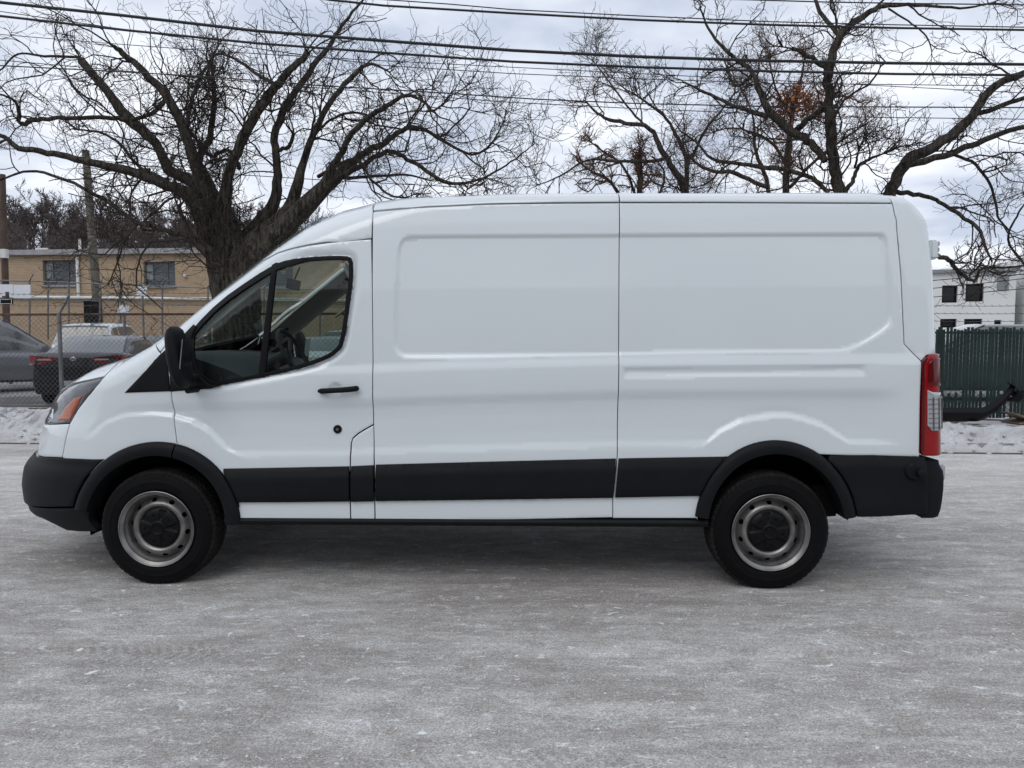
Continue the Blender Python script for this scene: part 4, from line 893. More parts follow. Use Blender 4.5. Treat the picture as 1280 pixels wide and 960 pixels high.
limbsE = [
 (T((900,1040,60),(895,800,54),(880,640,50),(870,540,50)), (0, 0)),
 (T((875,600,44),(830,500,38),(810,440,34),(800,370,32),(795,310,34),(792,240,28),(790,180,28),(820,90,22),(880,40,18),(930,15,13),(1010,12,9),(1120,20,7),(1210,5,4)), (0, -.6)),
 (T((820,95,14),(770,30,12),(745,-40,9)), (-.3, .4)),
 (T((790,175,16),(740,140,15),(700,120,11)), (-.3, -.6)),
 (T((785,400,22),(740,350,26),(700,330,26),(640,275,22),(600,180,15),(560,150,12),(500,85,8),(470,20,5)), (-.2, .8)),
 (T((700,335,20),(735,300,18),(770,278,16),(815,262,14)), (.2, .0)),
 (T((640,290,16),(560,265,12),(480,230,9),(430,205,5)), (.3, .9)),
 (T((600,190,10),(560,215,8),(540,180,6)), (.4, .9)),
 (T((880,640,52),(910,530,42),(950,470,36),(990,400,34),(1060,368,30),(1150,290,28),(1200,220,24),(1280,183,20),(1400,140,16),(1520,120,10)), (0, -.8)),
 (T((1165,285,16),(1230,262,15),(1310,238,12),(1420,230,7)), (-.4, .3)),
 (T((985,415,22),(1100,382,20),(1180,350,18),(1290,315,14),(1400,330,8)), (0, .8)),
 (T((830,480,14),(850,455,13),(868,415,11),(900,395,9),(935,382,4)), (-.1, -.4)),
 (T((858,420,8),(862,395,7),(868,372,4)), (-.1, -.4)),
 (T((960,480,16),(1030,490,14),(1070,505,12),(1120,540,12),(1165,570,11),(1180,610,10),(1200,655,5)), (0, -.5)),
 (T((940,560,18),(1010,600,16),(1054,636,14),(1090,648,15),(1114,678,12),(1156,702,10),(1174,672,8),(1230,668,7),(1300,664,5)), (.1, .4)),
 (T((1100,384,10),(1160,412,9),(1200,470,8),(1215,540,7),(1240,575,5)), (.3, .9)),
 (T((790,480,12),(740,440,14),(640,420,14),(560,408,12),(500,395,10),(450,345,6)), (-.2, .9)),
 (T((1280,660,8),(1240,600,7),(1262,540,6),(1290,500,5)), (.3, -.3)),
 (T((940,20,6),(1000,60,5),(1035,90,5),(1050,130,3)), (-.5, -.7)),
]
tree('bare_tree', 'twisted dark bare tree behind the van rear with a limb leaning right', YE, conv(limbsE), 2, 640, 0, M['twig'], base=(bE.x, bE.y), dens=.95, L1=1.6, tw=.95, r1=.018)
YC = 14.0; bC = pix(870, 500, YC)
limbsC = [
 (T((455,1020,40),(450,700,32),(440,560,30),(432,480,28)), (0, 0)),
 (T((440,560,26),(430,470,26),(400,420,20),(370,370,18),(345,322,14),(270,305,12),(222,290,9),(180,250,5)), (0, -.5)),
 (T((442,560,20),(436,470,17),(436,400,13),(410,340,12),(380,290,8),(300,230,5)), (.1, .6)),
 (T((380,400,12),(280,405,9),(190,400,7),(120,440,5),(60,465,3)), (-.2, -.9)),
 (T((436,420,10),(480,330,9),(520,280,7),(560,230,4)), (.2, .6)),
 (T((350,330,8),(300,280,7),(240,200,5),(200,150,3)), (0, .8)),
]
tree('bare_tree', 'thin-stemmed bare tree behind the middle of the van roof', YC, conv(limbsC), 2, 640, 0, M['twig_grey'], base=(bC.x, bC.y), dens=1.1, L1=1.9, tw=1.0, r1=.016)
YB = 15.2; bB = pix(800, 500, YB)
limbsB = [
 (T((322,1020,24),(321,700,20),(320,480,18),(320,420,15),(319,378,12)), (0, 0)),
 (T((320,600,12),(250,460,9),(200,430,7),(160,400,4)), (0, -.6)),
 (T((320,600,12),(370,480,8),(380,430,6),(350,390,4)), (0, .6)),
 (T((320,520,9),(280,420,8),(230,380,6),(190,350,4)), (0, .6)),
]
tree('broken_tree', 'broken-topped trunk wrapped in reddish brown twigs left of the thin-stemmed tree', YB, conv(limbsB), 2, 640, 0, M['redtwig'], base=(bB.x, bB.y), dens=2.0, L1=.9, tw=.8)
YD = 19; bD = pix(985, 500, YD)
limbsD = [
 (T((690,900,24),(686,600,22),(684,470,20),(690,380,20),(700,300,14),(722,200,7),(735,120,4)), (0, 0)),
 (T((670,900,18),(650,600,16),(640,470,14),(610,380,10),(600,280,6),(560,200,4)), (0, .6)),
 (T((690,470,12),(760,400,9),(840,340,6),(900,300,3)), (0, -.8)),
 (T((640,470,14),(560,436,14),(480,420,10),(430,380,6)), (0, -.8)),
 (T((690,420,9),(640,350,8),(560,320,5),(500,330,3)), (0, 1)),
 (T((700,330,9),(760,280,7),(820,240,5),(880,260,3)), (0, .8)),
 (T((700,300,8),(660,220,6),(640,140,4)), (0, -.8)),
]
rootD, d1, d2 = tree('reddish_tree', 'fine-twigged reddish bare tree holding a clump of dead orange leaves', YD, conv(limbsD), 2, 640, 0, M['redtwig'], base=(bD.x, bD.y), dens=2.0, L1=1.7, tw=1.0, r1=.018)
cl = np.array(pix(994, 128, YD))-np.array([bD.x, bD.y, .1]); nL = 900; c_ = cl+rng.normal(size=(nL, 3))*np.array([.34, .25, .20]); a = unit(rng.normal(size=(nL, 3))); b_ = unit(np.cross(a, rng.normal(size=(nL, 3)))); q = rng.uniform(.03, .065, (nL, 1))
cl2 = np.array(pix(978, 171, YD))-np.array([bD.x, bD.y, .1]); c_[:50] = cl2+rng.normal(size=(50, 3))*.12
V = np.stack([c_-a*q, c_+b_*q*.6, c_+a*q, c_-b_*q*.6], 1).reshape(-1, 3); lf = link('dead_leaves', mesh('dead_leaves', V, np.arange(nL*4).reshape(nL, 4)), M['leaf'], rootD, False); lf['kind'] = 'stuff'
# more street trees, same row, beyond the picture sides
# ================================================================== FENCES
fa = lambda px_, py_, Y: pix(px_, py_, Y)
steel = mat('galvanised_steel', (.16, .165, .17), .5, metal=.5, var=.3, vscale=5); rust = mat('rusty_rail', (.085, .050, .038), .85, var=.4, vscale=8); wirem = mat('fence_wire', (.11, .11, .115), .6, metal=.3)
FZ = .13; B_F = 3.7
def fence_frame(a0, a1, top, b, dz=FZ):
    return (lambda a, z, bb=b: kp(a, bb, z))
def chain_fence(name, label, a0, a1, H, posts, b=B_F, cell=.085, rail=rust, green=False):
    root = empty(name, kp(a0, b, 0)); tag(root, label, 'fence'); ro = Vector(kp(a0, b, 0)); L = lambda a, z, bb=0: tuple(Vector(kp(a, b+bb, z))-ro)
    r_ = MB(); r_.tube([L(a0, H), L(a1, H)], .026, 6); r_.build('top_rail', rail, root, smooth=True)
    r_ = MB(); r_.tube([L(a0, FZ+.06), L(a1, FZ+.06)], .006, 4); r_.build('bottom_wire', wirem, root)
    for a in posts:
        m_ = MB(); m_.tube([L(a, .1), L(a, H+.03)], .040, 8); o = m_.build('post', steel, root, smooth=True)
        m_ = MB(); m_.tube([L(a, H+.0), L(a+.06, H+.10), L(a+.27, H+.38, -.06)], .024, 6); m_.build('barb_arm', steel, o, smooth=True)
    hgt = H-FZ-.06; pts = []; k = 0
    W = []
    for sgn in (1, -1):
        s_ = np.arange(a0-hgt, a1+hgt, cell)
        for q in s_:
            # clip to the fence
            x0, x1 = (q, q+sgn*hgt)
            lo, hi = min(x0, x1), max(x0, x1)
            if hi <= a0 or lo >= a1: continue
            t0, t1 = 0., 1.
            for bound, side in ((a0, 1), (a1, -1)):
                f0 = (x0-bound)*side; f1 = (x1-bound)*side
                if f0 < 0 and f1 < 0: t0 = 2
                elif f0 < 0: t0 = max(t0, f0/(f0-f1))
                elif f1 < 0: t1 = min(t1, f0/(f0-f1))
            if t0 >= t1: continue
            xa, xb = x0+(x1-x0)*t0, x0+(x1-x0)*t1; za, zb = FZ+.06+hgt*t0, FZ+.06+hgt*t1
            W.append([L(xa, za, .006*sgn), L((xa+xb)/2, (za+zb)/2, -.004*sgn), L(xb, zb, .006*sgn)])
    W = np.array(W); tubes([(W, np.full(W.shape[:2], .0036), 4)], 'wire_mesh', wirem, root)
    for j, (dz_, bb) in enumerate(((.17, -.03), (.29, -.12), (.39, -.21))):
        n = int((a1-a0)/.12); aa = np.linspace(a0, a1, n); m_ = MB(); m_.tube([L(a, H+dz_+.012*math.sin(a*7+j), bb) for a in aa[::4]], .0035, 4)
        for a in aa: 
            p = Vector(L(a, H+dz_+.012*math.sin(a*7+j), bb)); m_.tube([p+Vector((-.02, 0, .022)), p+Vector((.02, 0, -.022))], .003, 3, caps=False); m_.tube([p+Vector((.02, .01, .022)), p+Vector((-.02, 0, -.022))], .003, 3, caps=False)
        m_.build('barbed_wire', wirem, root)
    return root
def a_at(px_, b):                        # distance along the kerb of the column seen at photo x
    d = Vector(((px_-640)/F, math.cos(PITCH), 0)); A_ = np.array([[d.x, -kd.x], [d.y, -kd.y]]); r_ = np.linalg.solve(A_, np.array([kL.x+kn.x*b, kL.y+kn.y*b])); return r_[1]
aP = a_at(77, B_F); HF = pix(76, 392, 1)  # rail height from its distance
def z_at(px_, py_, b):
    a = a_at(px_, b); p = kp(a, b); return pix(px_, py_, p[1]).z
HFz = z_at(77, 393, B_F)
chain_fence('chain_link_fence', 'rusty-railed chain-link fence with barbed wire in front of the parked cars', -7.5, 11.7, HFz, [aP-3.05*k for k in (1, 2)]+[aP+3.05*k for k in range(0, 4)]+[11.6], cell=.1)
# green slatted fence
HG = z_at(1230, 410, 3.0); gm = mat('green_slats', (.0035, .021, .0175), .6, var=.5, vscale=4); aG = a_at(1130, 3.0); ro = Vector(kp(aG, 3.0, 0))
gf = empty('slatted_fence', ro); tag(gf, 'green privacy-slatted chain-link fence to the right of the van', 'fence')
L_ = lambda a, z, bb=0: tuple(Vector(kp(a, 3.0+bb, z))-ro)
for k in range(4):
    a = aG+.6+k*3.05; m_ = MB(); m_.tube([L_(a, .1, .04), L_(a, HG+.02, .04)], .035, 8); m_.build('post', gm, gf, smooth=True)
r_ = MB(); r_.tube([L_(aG-1, HG-.08, .03), L_(aG+9, HG-.08, .03)], .02, 6); r_.build('top_rail', gm, gf)
m_ = MB(); a = aG-1
for k in range(170):
    a += .058; h_ = HG+rng.uniform(-.035, .02); tl_ = rng.uniform(-.006, .006)
    for z0_, z1_ in ((FZ+.03, .62+rng.uniform(-.2, .3)), (.63, h_)):
        if rng.random() < .04: continue
        x0 = a+rng.uniform(-.004, .004); v = [L_(x0, z0_, -.004), L_(x0+.045, z0_, -.006), L_(x0+.045+tl_, z1_, -.006), L_(x0+tl_, z1_, -.004), L_(x0, z0_, .004), L_(x0+.045, z0_, .003), L_(x0+.045+tl_, z1_, .003), L_(x0+tl_, z1_, .004)]
        m_.add(v, [(0, 1, 2, 3), (7, 6, 5, 4), (0, 4, 5, 1), (1, 5, 6, 2), (2, 6, 7, 3), (3, 7, 4, 0)])
m_.build('slat_panel', gm, gf)
W = []; hgt = HG-FZ-.1
for sgn in (1, -1):
    for q in np.arange(aG-1, aG+9, .085): W.append([L_(q, FZ+.05, -.014*sgn), L_(q+sgn*hgt/2, FZ+.05+hgt/2, .0), L_(q+sgn*hgt, FZ+.05+hgt, -.014*sgn)])
W = np.array(W); tubes([(W, np.full(W.shape[:2], .0032), 4)], 'wire_mesh', gm, gf)
for j in range(3):
    m_ = MB(); m_.tube([L_(aG-1+k*.5, HG+.12+.13*j+.01*math.sin(k), -.05*j) for k in range(21)], .004, 4)
    for k in range(80): p = Vector(L_(aG-1+k*.125, HG+.12+.13*j, -.05*j)); m_.tube([p+Vector((-.02, 0, .02)), p+Vector((.02, 0, -.02))], .003, 3)
    m_.build('barbed_wire', wirem, gf)
# torn-off bumper cover lying against the green fence
bp = kp(a_at(1178, 2.45), 2.45); z0 = .14
bc = empty('bumper_cover', (bp[0], bp[1], z0), kang); tag(bc, 'detached black plastic car bumper lying against the foot of the green fence', 'bumper'); bc.scale = (1, 1, 1.3)
secs = []; sc_ = bp[1]/F
for k in range(25):
    u = k/24; x = -.55+1.72*u; lift = .34*max(0, (u-.62)/.38)**1.5; yb = .32*math.sin(u*math.pi*.9)*-1+.2
    h_ = .20-.03*abs(u-.5); secs.append([(x, yb, lift+.02), (x-.01, yb-.09, lift+.07), (x, yb-.10, lift+h_*.7), (x+.0, yb-.04, lift+h_), (x, yb-.02, lift+h_-.01), (x, yb-.075, lift+h_*.7), (x, yb-.065, lift+.08), (x, yb+.01, lift+.03)])
b = MB(); b.loft(secs); b.build('cover', M['black'], bc, smooth=True)
b = MB(); secs = []
for k in range(8):
    u = k/7; x = 1.10+.16*math.sin(u*3.0)-.10*u; secs.append([(x-.02, .02-.1*u, .28+.24*u), (x+.13*(1-u*.6), .0, .26+.22*u), (x+.13*(1-u*.6), .03, .27+.22*u), (x-.02, .05-.1*u, .29+.24*u)])
b.loft(secs); b.build('end_flap', M['black'], bc)
cp = kp(a_at(1272, 2.4), 2.4); b = MB(); b.box((0, 0, .09), (.5, .4, .02), ry=R(22)); b.box((.05, .1, .05), (.4, .5, .02), ry=R(-12)); o = b.build('cardboard', mat('cardboard', (.20, .155, .115), .9, var=.3), bevel=.004); o.location = (cp[0]+.1, cp[1], .13); tag(o, 'crumpled brown board lying at the foot of the green fence', 'cardboard')
# ================================================================== UTILITY POLES AND LINES
wood = mat('weathered_pole', (.115, .105, .085), .9, var=.35, vscale=1.5, bump=.5, bscale=15); wood2 = mat('brown_pole', (.075, .05, .038), .9, var=.3, vscale=2)
def upole(pts, Y, w0, w1, m, label):
    P0 = [pix(x, y, Y) for x, y in pts]; base_ = P0[-1].copy(); d = (P0[-1]-P0[0]).normalized(); k = base_.z/(-d.z); foot = base_+d*k; root = empty('utility_pole', foot)
    tag(root, label, 'pole'); b = MB(); b.tube([foot-foot, P0[-1]-foot, P0[0]-foot], [w1, w1, w0], 12); b.build('shaft', m, root, smooth=True); return root, foot
up1, f1 = upole([(107, 188), (111, 260), (123, 400)], 27, .12, .16, wood, 'leaning grey wooden utility pole in front of the brick building')
b = MB(); q = pix(116, 392, 26.7)-f1; b.box(tuple(q), (.5, .25, .9)); b.build('meter_box', M['clad'], up1)
up2, f2 = upole([(3, 218), (6, 300), (8, 400)], 30, .11, .13, wood2, 'brown utility pole at the left edge of the view')
b = MB(); b.box(tuple(pix(5.5, 317, 29.8)-f2), (.22, .2, .35)); b.build('junction_box', mat('box_white', (.6, .6, .58), .6), up2)
lm = mat('cable', (.012, .012, .013), .6)
LINES = [([(-60,-2),(0,3),(160,20),(320,38.6),(480,51),(640,63),(800,71),(960,76),(1120,79),(1280,80.5),(1340,81)], 9.0, 3.6, 'thickest black overhead cable, upper of the heavy pair'),
 ([(-60,13),(0,20),(160,38),(320,54),(480,66),(640,77),(800,84),(960,89),(1120,92.5),(1280,94),(1340,94.5)], 9.0, 2.9, 'thick black overhead cable just under the thickest one'),
 ([(330,-12),(414,0),(480,7),(640,16.5),(800,25),(960,31),(1120,35),(1280,37.5),(1340,38)], 10.0, 2.6, 'black overhead cable crossing high above the van roof'),
 ([(330,-18),(430,-4),(560,5),(640,12),(800,20),(960,27),(1120,31),(1280,34),(1340,35)], 10.2, 1.3, 'thin wire strung just above the high black cable'),
 ([(330,62),(481,82),(640,92),(800,98.5),(960,104),(1280,107.5),(1340,108)], 11, 1.0, 'hair-thin wire below the heavy cable pair'),
 ([(-60,72),(0,82),(120,88),(262,96),(400,107),(520,114),(670,124),(800,129.5),(960,133),(1280,134.5),(1340,135)], 11.2, 1.5, 'thin dark wire, third from the bottom behind the twigs'),
 ([(400,110),(640,128),(800,136),(1050,146),(1280,149),(1340,149.5)], 11.5, 1.0, 'lowest hair-thin wire crossing behind the tree tops'),
 ([(760,-8),(880,-2),(1030,2.5),(1150,4.5),(1280,6),(1340,6.5)], 10.4, 1.5, 'topmost thin wire at the upper right of the view'),
 ([(-60,36),(0,43),(120,53),(240,62)]+[(400,72)], 11.6, .9, 'faint thin wire through the top of the big tree'),
 ([(1150,352),(1220,346),(1290,336),(1340,330)], 20, 1.1, 'upper service wire sagging before the white building'),
 ([(1150,362),(1220,355),(1290,347),(1340,343)], 20, 1.1, 'middle service wire sagging before the white building'),
 ([(1150,373),(1220,366),(1290,360),(1340,357)], 20, 1.1, 'lower service wire sagging before the white building'),
 ([(-60,160),(0,184),(110,199),(260,216),(420,226)], 24, 1.0, 'slack wire running to the leaning pole'),
 ([(-60,258),(8,262),(60,270),(111,272)], 27, 1.0, 'short wire between the two utility poles'),
]
for pts, Y, wpx, lab in LINES:
    P0 = [pix(x, y, Y) for x, y in pts]; n = len(P0); d0 = (P0[0]-P0[1]).normalized(); d1 = (P0[-1]-P0[-2]).normalized(); ex_ = 25 if Y < 15 else 4
    P0 = [P0[0]+d0*ex_+Vector((0, 0, ex_*.012))]+P0+[P0[-1]+d1*ex_+Vector((0, 0, ex_*.012))]
    c0 = P0[0].copy(); b = MB(); b.tube([p-c0 for p in P0], wpx/2*Y/F, 6); o = b.build('overhead_cable', lm, smooth=True); o.location = c0; tag(o, lab, 'cable', 'overhead cables')
# ================================================================== CARS
def car(name, label, cat, loc, rz, L=4.8, Wd=1.82, H=1.45, belt=.95, prof='sedan', col=(.02, .02, .02), rough=.3, group='cars parked in the lot', sticker=False, rear_red=True, metal=0.0):
    root = empty(name, loc, rz); tag(root, label, cat, group)
    pm = mat('car_paint', col, .35, metal=metal, coat=(.35 if max(col) < .1 else 1), coatr=.04, spec=(.2 if max(col) < .1 else .5)); gm_ = M['cargl']; h2 = Wd/2
    # +X is the front. lower body: stations (x, bottom, deck height, half width)
    if prof == 'sedan': stn = [(-.500,.45,.80,.72),(-.492,.28,.99,.86),(-.46,.24,1.09,.94),(-.38,.22,1.11,.985),(-.30,.22,1.08,1.0),(-.1,.2,.98,1.0),(.15,.2,.97,1.0),(.27,.2,.985,.995),(.36,.22,.93,.98),(.45,.22,.82,.93),(.485,.26,.72,.86),(.50,.38,.62,.72)]; gh = [(-.375, 1.07), (-.20, H-.03), (-.05, H), (.08, H-.01), (.27, 1.0)]
    elif prof == 'suv': stn = [(-.500,.48,.90,.80),(-.492,.32,1.08,.92),(-.46,.28,1.14,.97),(-.38,.26,1.14,1.0),(-.1,.25,1.08,1.0),(.15,.25,1.06,1.0),(.25,.25,1.08,.995),(.36,.27,1.03,.98),(.45,.28,.92,.93),(.485,.32,.80,.86),(.50,.42,.68,.72)]; gh = [(-.470, 1.12), (-.42, H-.07), (-.25, H-.01), (.02, H), (.25, 1.08)]
    else: stn = [(-.500,.45,.86,.78),(-.492,.28,1.02,.9),(-.46,.24,1.06,.96),(-.38,.22,1.06,1.0),(-.1,.2,.98,1.0),(.15,.2,.97,1.0),(.27,.2,.985,.995),(.36,.22,.93,.98),(.45,.22,.82,.93),(.485,.26,.72,.86),(.50,.38,.62,.72)]; gh = [(-.455, 1.03), (-.36, H-.06), (-.15, H), (.08, H-.01), (.27, 1.0)]
    secs = []
    for f, zb, zd, kw in stn:
        x = f*L; w_ = h2*kw; s_ = []
        for yy, zz in ((0, zb), (.80, zb), (.95, zb+.07), (1.0, zb+.22), (.995, zb+(zd-zb)*.58), (.975, zb+(zd-zb)*.78), (.955, zd-.06), (.90, zd-.012), (.78, zd), (0, zd+.018)): s_.append((yy*w_, zz))
        ring = [(x, y, z) for y, z in s_]+[(x, -y, z) for y, z in s_[-2:0:-1]]; secs.append(ring)
    b = MB(); b.loft(secs); body = b.build('body', pm, root, smooth=True)
    # greenhouse
    pass
    def ghp(f, z, top): return (f*L, h2*(tw_ if top else bw), z)
    rs = [gh[0], gh[1], gh[2], gh[3], gh[4]]; secs = []
    xr0, xr1, xf1, xf0 = gh[0][0]*L, gh[1][0]*L, gh[3][0]*L, gh[4][0]*L; z0r, z0f = gh[0][1]-.02, gh[4][1]-.02
    zbl = lambda x: float(np.interp(x, [xr0, xf0], [z0r, z0f])); fx = np.linspace(xr0, xf0, 61); fz = np.interp(fx, [g_[0]*L for g_ in gh], [g_[1] for g_ in gh])
    for _ in range(6): fz[1:-1] = (fz[:-2]+fz[1:-1]+fz[2:])/3
    ztp = lambda x: float(np.interp(x, fx, fz))+.0
    wtp = lambda x: h2*(.925-.20*min(1, max(0, (ztp(x)-zbl(x))/(H-zbl(x)))))
    zm = lambda f_: zbl(f_*L)
    secs = []
    for x in np.linspace(xr0-.01, xf0+.01, 31):
        zt_, zb_, wt_ = ztp(x), zbl(x)-.05, wtp(x); hh = max(.02, zt_-zb_); r_ = min(1, hh/.35)
        half = [(h2*.925, zb_), (h2*.925+(wt_-h2*.925)*.45, zb_+hh*.45), (wt_, zt_-.10*r_), (wt_-.035, zt_-.04*r_), (wt_-.11, zt_-.008*r_), (wt_*.5, zt_+.012*r_), (0, zt_+.02*r_)]
        secs.append([(x, y, z) for y, z in half]+[(x, -y, z) for y, z in half[-2::-1]])
    b = MB(); b.loft(secs); b.build('roof', pm, root, smooth=True)
    def sheet(nm, grid, par):             # grid of rows of points: a pane 12 mm thick
        nr, nc_ = len(grid), len(grid[0]); v = [Vector(p) for r_ in grid for p in r_]; n_ = (v[nc_-1]-v[0]).cross(v[-1]-v[0]).normalized(); cen = sum(v, Vector())/len(v)
        if n_.dot(cen-Vector((0, 0, .9))) < 0: n_ = -n_
        v2 = [p-n_*.02 for p in v]; f = [(i*nc_+j, i*nc_+j+1, (i+1)*nc_+j+1, (i+1)*nc_+j) for i in range(nr-1) for j in range(nc_-1)]; k = len(v)
        bd_ = [(0, j, 0, j+1) for j in range(nc_-1)]+[(nr-1, j+1, nr-1, j) for j in range(nc_-1)]+[(i+1, 0, i, 0) for i in range(nr-1)]+[(i, nc_-1, i+1, nc_-1) for i in range(nr-1)]
        b_ = MB(); b_.add(v+v2, f+[tuple(k+q for q in reversed(t_)) for t_ in f]+[(i*nc_+j, i*nc_+j+k, i2*nc_+j2+k, i2*nc_+j2) for i, j, i2, j2 in bd_]); return b_.build(nm, gm_, par, smooth=True)
    for nm, xa, xb in (('rear_window', xr0+.04, xr1+.06), ('windscreen', xf1-.04, xf0-.05)):
        sheet(nm, [[(x, yy*(wtp(x)-.075), ztp(x)+.012+.02*(1-yy*yy)*min(1, (ztp(x)-zbl(x)+.05)/.35)+.006) for yy in (-1, -.8, -.4, 0, .4, .8, 1)] for x in np.linspace(xa, xb, 7)], root)
    xm = L*(.5*(gh[2][0]+gh[1][0])+.05); xq = xr1+.12; xs0 = xr0+.55*(xr1-xr0)
    for sg in (1, -1):
        for xa, xb in ((xs0, xq-.03), (xq+.03, xm-.04), (xm+.04, .55*(xf1+xf0)+.1)):
            if xb-xa < .08: continue
            rows = []
            for x in np.linspace(xa, xb, 6):
                zb_, zt_ = zbl(x)+.03, max(zbl(x)+.06, ztp(x)-.11); full = ztp(x)-.10-(zbl(x)-.05); y_ = lambda z: h2*.925+(wtp(x)-h2*.925)*min(1, (z-zbl(x)+.05)/max(.05, full)); rows.append([(x, sg*(y_(z)+.010), z) for z in (zb_, (zb_+zt_)/2, zt_)])
            sheet('side_window', rows, root)
    b = MB(); b.box((.48*L, 0, .52), (.12, Wd*.6, .16)); b.build('grille', M['black'], root, bevel=.02)
    wr = .34 if prof != 'suv' else .38
    for xw in (-.295*L, .30*L):
        for sg in (1, -1):
            w_ = MB(); w_.lathe([(-.20*sg, wr*.62), (-.20*sg, wr*.93), (-.17*sg, wr), (-.03*sg, wr), (0, wr*.94), (.006*sg, wr*.7)], (xw, (h2+.004)*sg, wr), n=32); w_ = w_.build('wheel', M['rubber'], root, smooth=True)
            r__ = MB(); r__.lathe([(0.004*sg, wr*.70), (.008*sg, wr*.66), (-.03*sg, wr*.60), (-.05*sg, wr*.05)], (xw, (h2+.004)*sg, wr), n=32)
            for k in range(5): t = 2*math.pi*k/5; r__.tube([(xw, (h2-.01)*sg, wr), (xw+wr*.64*math.cos(t), (h2-.004)*sg, wr+wr*.64*math.sin(t))], .028, 4)
            r__.build('rim', M['alloy'], w_, smooth=True)
            a_ = MB(); n = 16; a_.tube([(xw+wr*1.10*math.cos(math.pi*k/n), (h2-.012)*sg, wr+wr*1.10*math.sin(math.pi*k/n)) for k in range(n+1)], .035, 6); a_.build('wheel_arch', M['black'], root)
    zl = stn[2][2]-.12
    for sg in (1, -1):
        p_ = [(-.497*L, .42*h2*sg, zl-.05), (-.497*L, .42*h2*sg, zl+.05), (-.493*L, .74*h2*sg, zl+.075), (-.470*L, .955*h2*sg, zl+.085), (-.440*L, .985*h2*sg, zl+.06), (-.447*L, .985*h2*sg, zl-.07), (-.472*L, .955*h2*sg, zl-.11), (-.494*L, .74*h2*sg, zl-.10)]
        b_ = MB(); b_.add([(x-.012, y*1.012, z) for x, y, z in p_]+[(x+.04, y*.97, z) for x, y, z in p_], [tuple(range(8)), tuple(range(15, 7, -1))]+[(k, k+8, (k+1) % 8+8, (k+1) % 8) for k in range(8)]); t_ = b_.build('tail_light', M['redlens'], root)
        b_ = MB(); b_.box((-.4975*L-.012, .60*h2*sg, zl+.0), (.03, .26, .035), rz=-.10*sg); b_.build('reversing_lens', M['clearlens'], t_)
        b_ = MB(); b_.box((.488*L, .68*h2*sg, .70), (.12, .34, .14), rz=.35*sg); b_.build('headlight', M['clearlens'], root, bevel=.02)
        b_ = MB(); b_.box((xf0-.28, (h2+.09)*sg, z0f+.08), (.16, .16, .13)); b_.build('door_mirror', pm, root, bevel=.03)
        b_ = MB()
        for xh in (xm-.35, xm+.55): b_ = MB(); b_.box((xh, (h2*.995)*sg, zm(xh/L)-.10), (.16, .03, .025)); b_.build('door_handle', pm, root)
    b = MB(); b.box((-.505*L, 0, .47), (.05, .52, .13)); b.build('number_plate', M['clearlens'], root)
    b = MB(); b.box((-.500*L, 0, .36), (.10, Wd*.80, .20)); b.build('rear_bumper', pm, root, bevel=.03)
    return root, body
M['cargl'] = mat('car_glass', (.022, .030, .031), .06, spec=.9, coat=1); M['alloy'] = mat('alloy_wheel', (.18, .18, .19), .4, metal=.6)
def carloc(px_, Y, dz=.13): p = pix(px_, 480, Y); return (p.x, Y, dz)
sed, sb = car('sedan', 'black sedan seen from behind, nearest the fence beside the big silver SUV', 'car', (-9.55, 17.7, .13), R(101), L=4.85, H=1.47, col=(.006, .006, .008))
b = MB(); 
for rx_, rz_ in ((.055, .037), (.018, .034), (.038, .014)):
    b.tube([(-.5035*4.85, rx_*math.cos(t), .985+rz_*math.sin(t)+(.012 if rz_ < .02 else 0)) for t in np.linspace(0, 2*math.pi, 21)[:-1]], .0045, 5, closed=True)
b.build('emblem', M['chrome'], sed)
suv, _ = car('suv', 'dark silver SUV at the left edge with a paper sticker in its window', 'car', (-13.9, 20.0, .13), R(42), L=4.8, Wd=1.94, H=1.90, prof='suv', col=(.16, .165, .18), metal=.4)
b = MB(); b.box((-.33, -.93, 1.36), (.42, .012, .34), rx=R(-20)); b.build('window_sticker', mat('sticker', (.55, .56, .5), .7, var=.4, vscale=9), suv)
car('hatchback', 'silver-white wagon behind the black sedan', 'car', carloc(137, 23.4), R(100), L=4.5, Wd=1.86, H=1.88, prof='suv', col=(.62, .64, .66), metal=.2)
car('sedan', 'dark grey car mostly hidden behind the van bonnet', 'car', carloc(232, 22.5), R(100), L=4.7, H=1.52, prof='hatch', col=(.05, .052, .058))
car('sedan', 'white sedan with red tail light seen through the van cab window', 'car', carloc(425, 18.4), R(88), L=4.8, H=1.45, col=(.66, .68, .70))
car('sedan', 'silver sedan seen through the van windscreen', 'car', carloc(318, 21.5), R(100), L=4.7, H=1.46, col=(.42, .44, .46))
car('suv', 'grey SUV seen through the cab window behind the white sedan', 'car', carloc(455, 25), R(85), L=4.7, Wd=1.88, H=1.70, prof='suv', col=(.25, .26, .27))
car('suv', 'dark SUV parked behind the green slatted fence', 'car', carloc(1215, 17.2), R(172), L=4.8, Wd=1.9, H=1.72, prof='suv', col=(.09, .10, .10))
car('hatchback', 'dark hatchback behind the green fence at the right edge', 'car', carloc(1380, 18.5), R(85), L=4.4, Wd=1.8, H=1.52, prof='hatch', col=(.10, .11, .12))
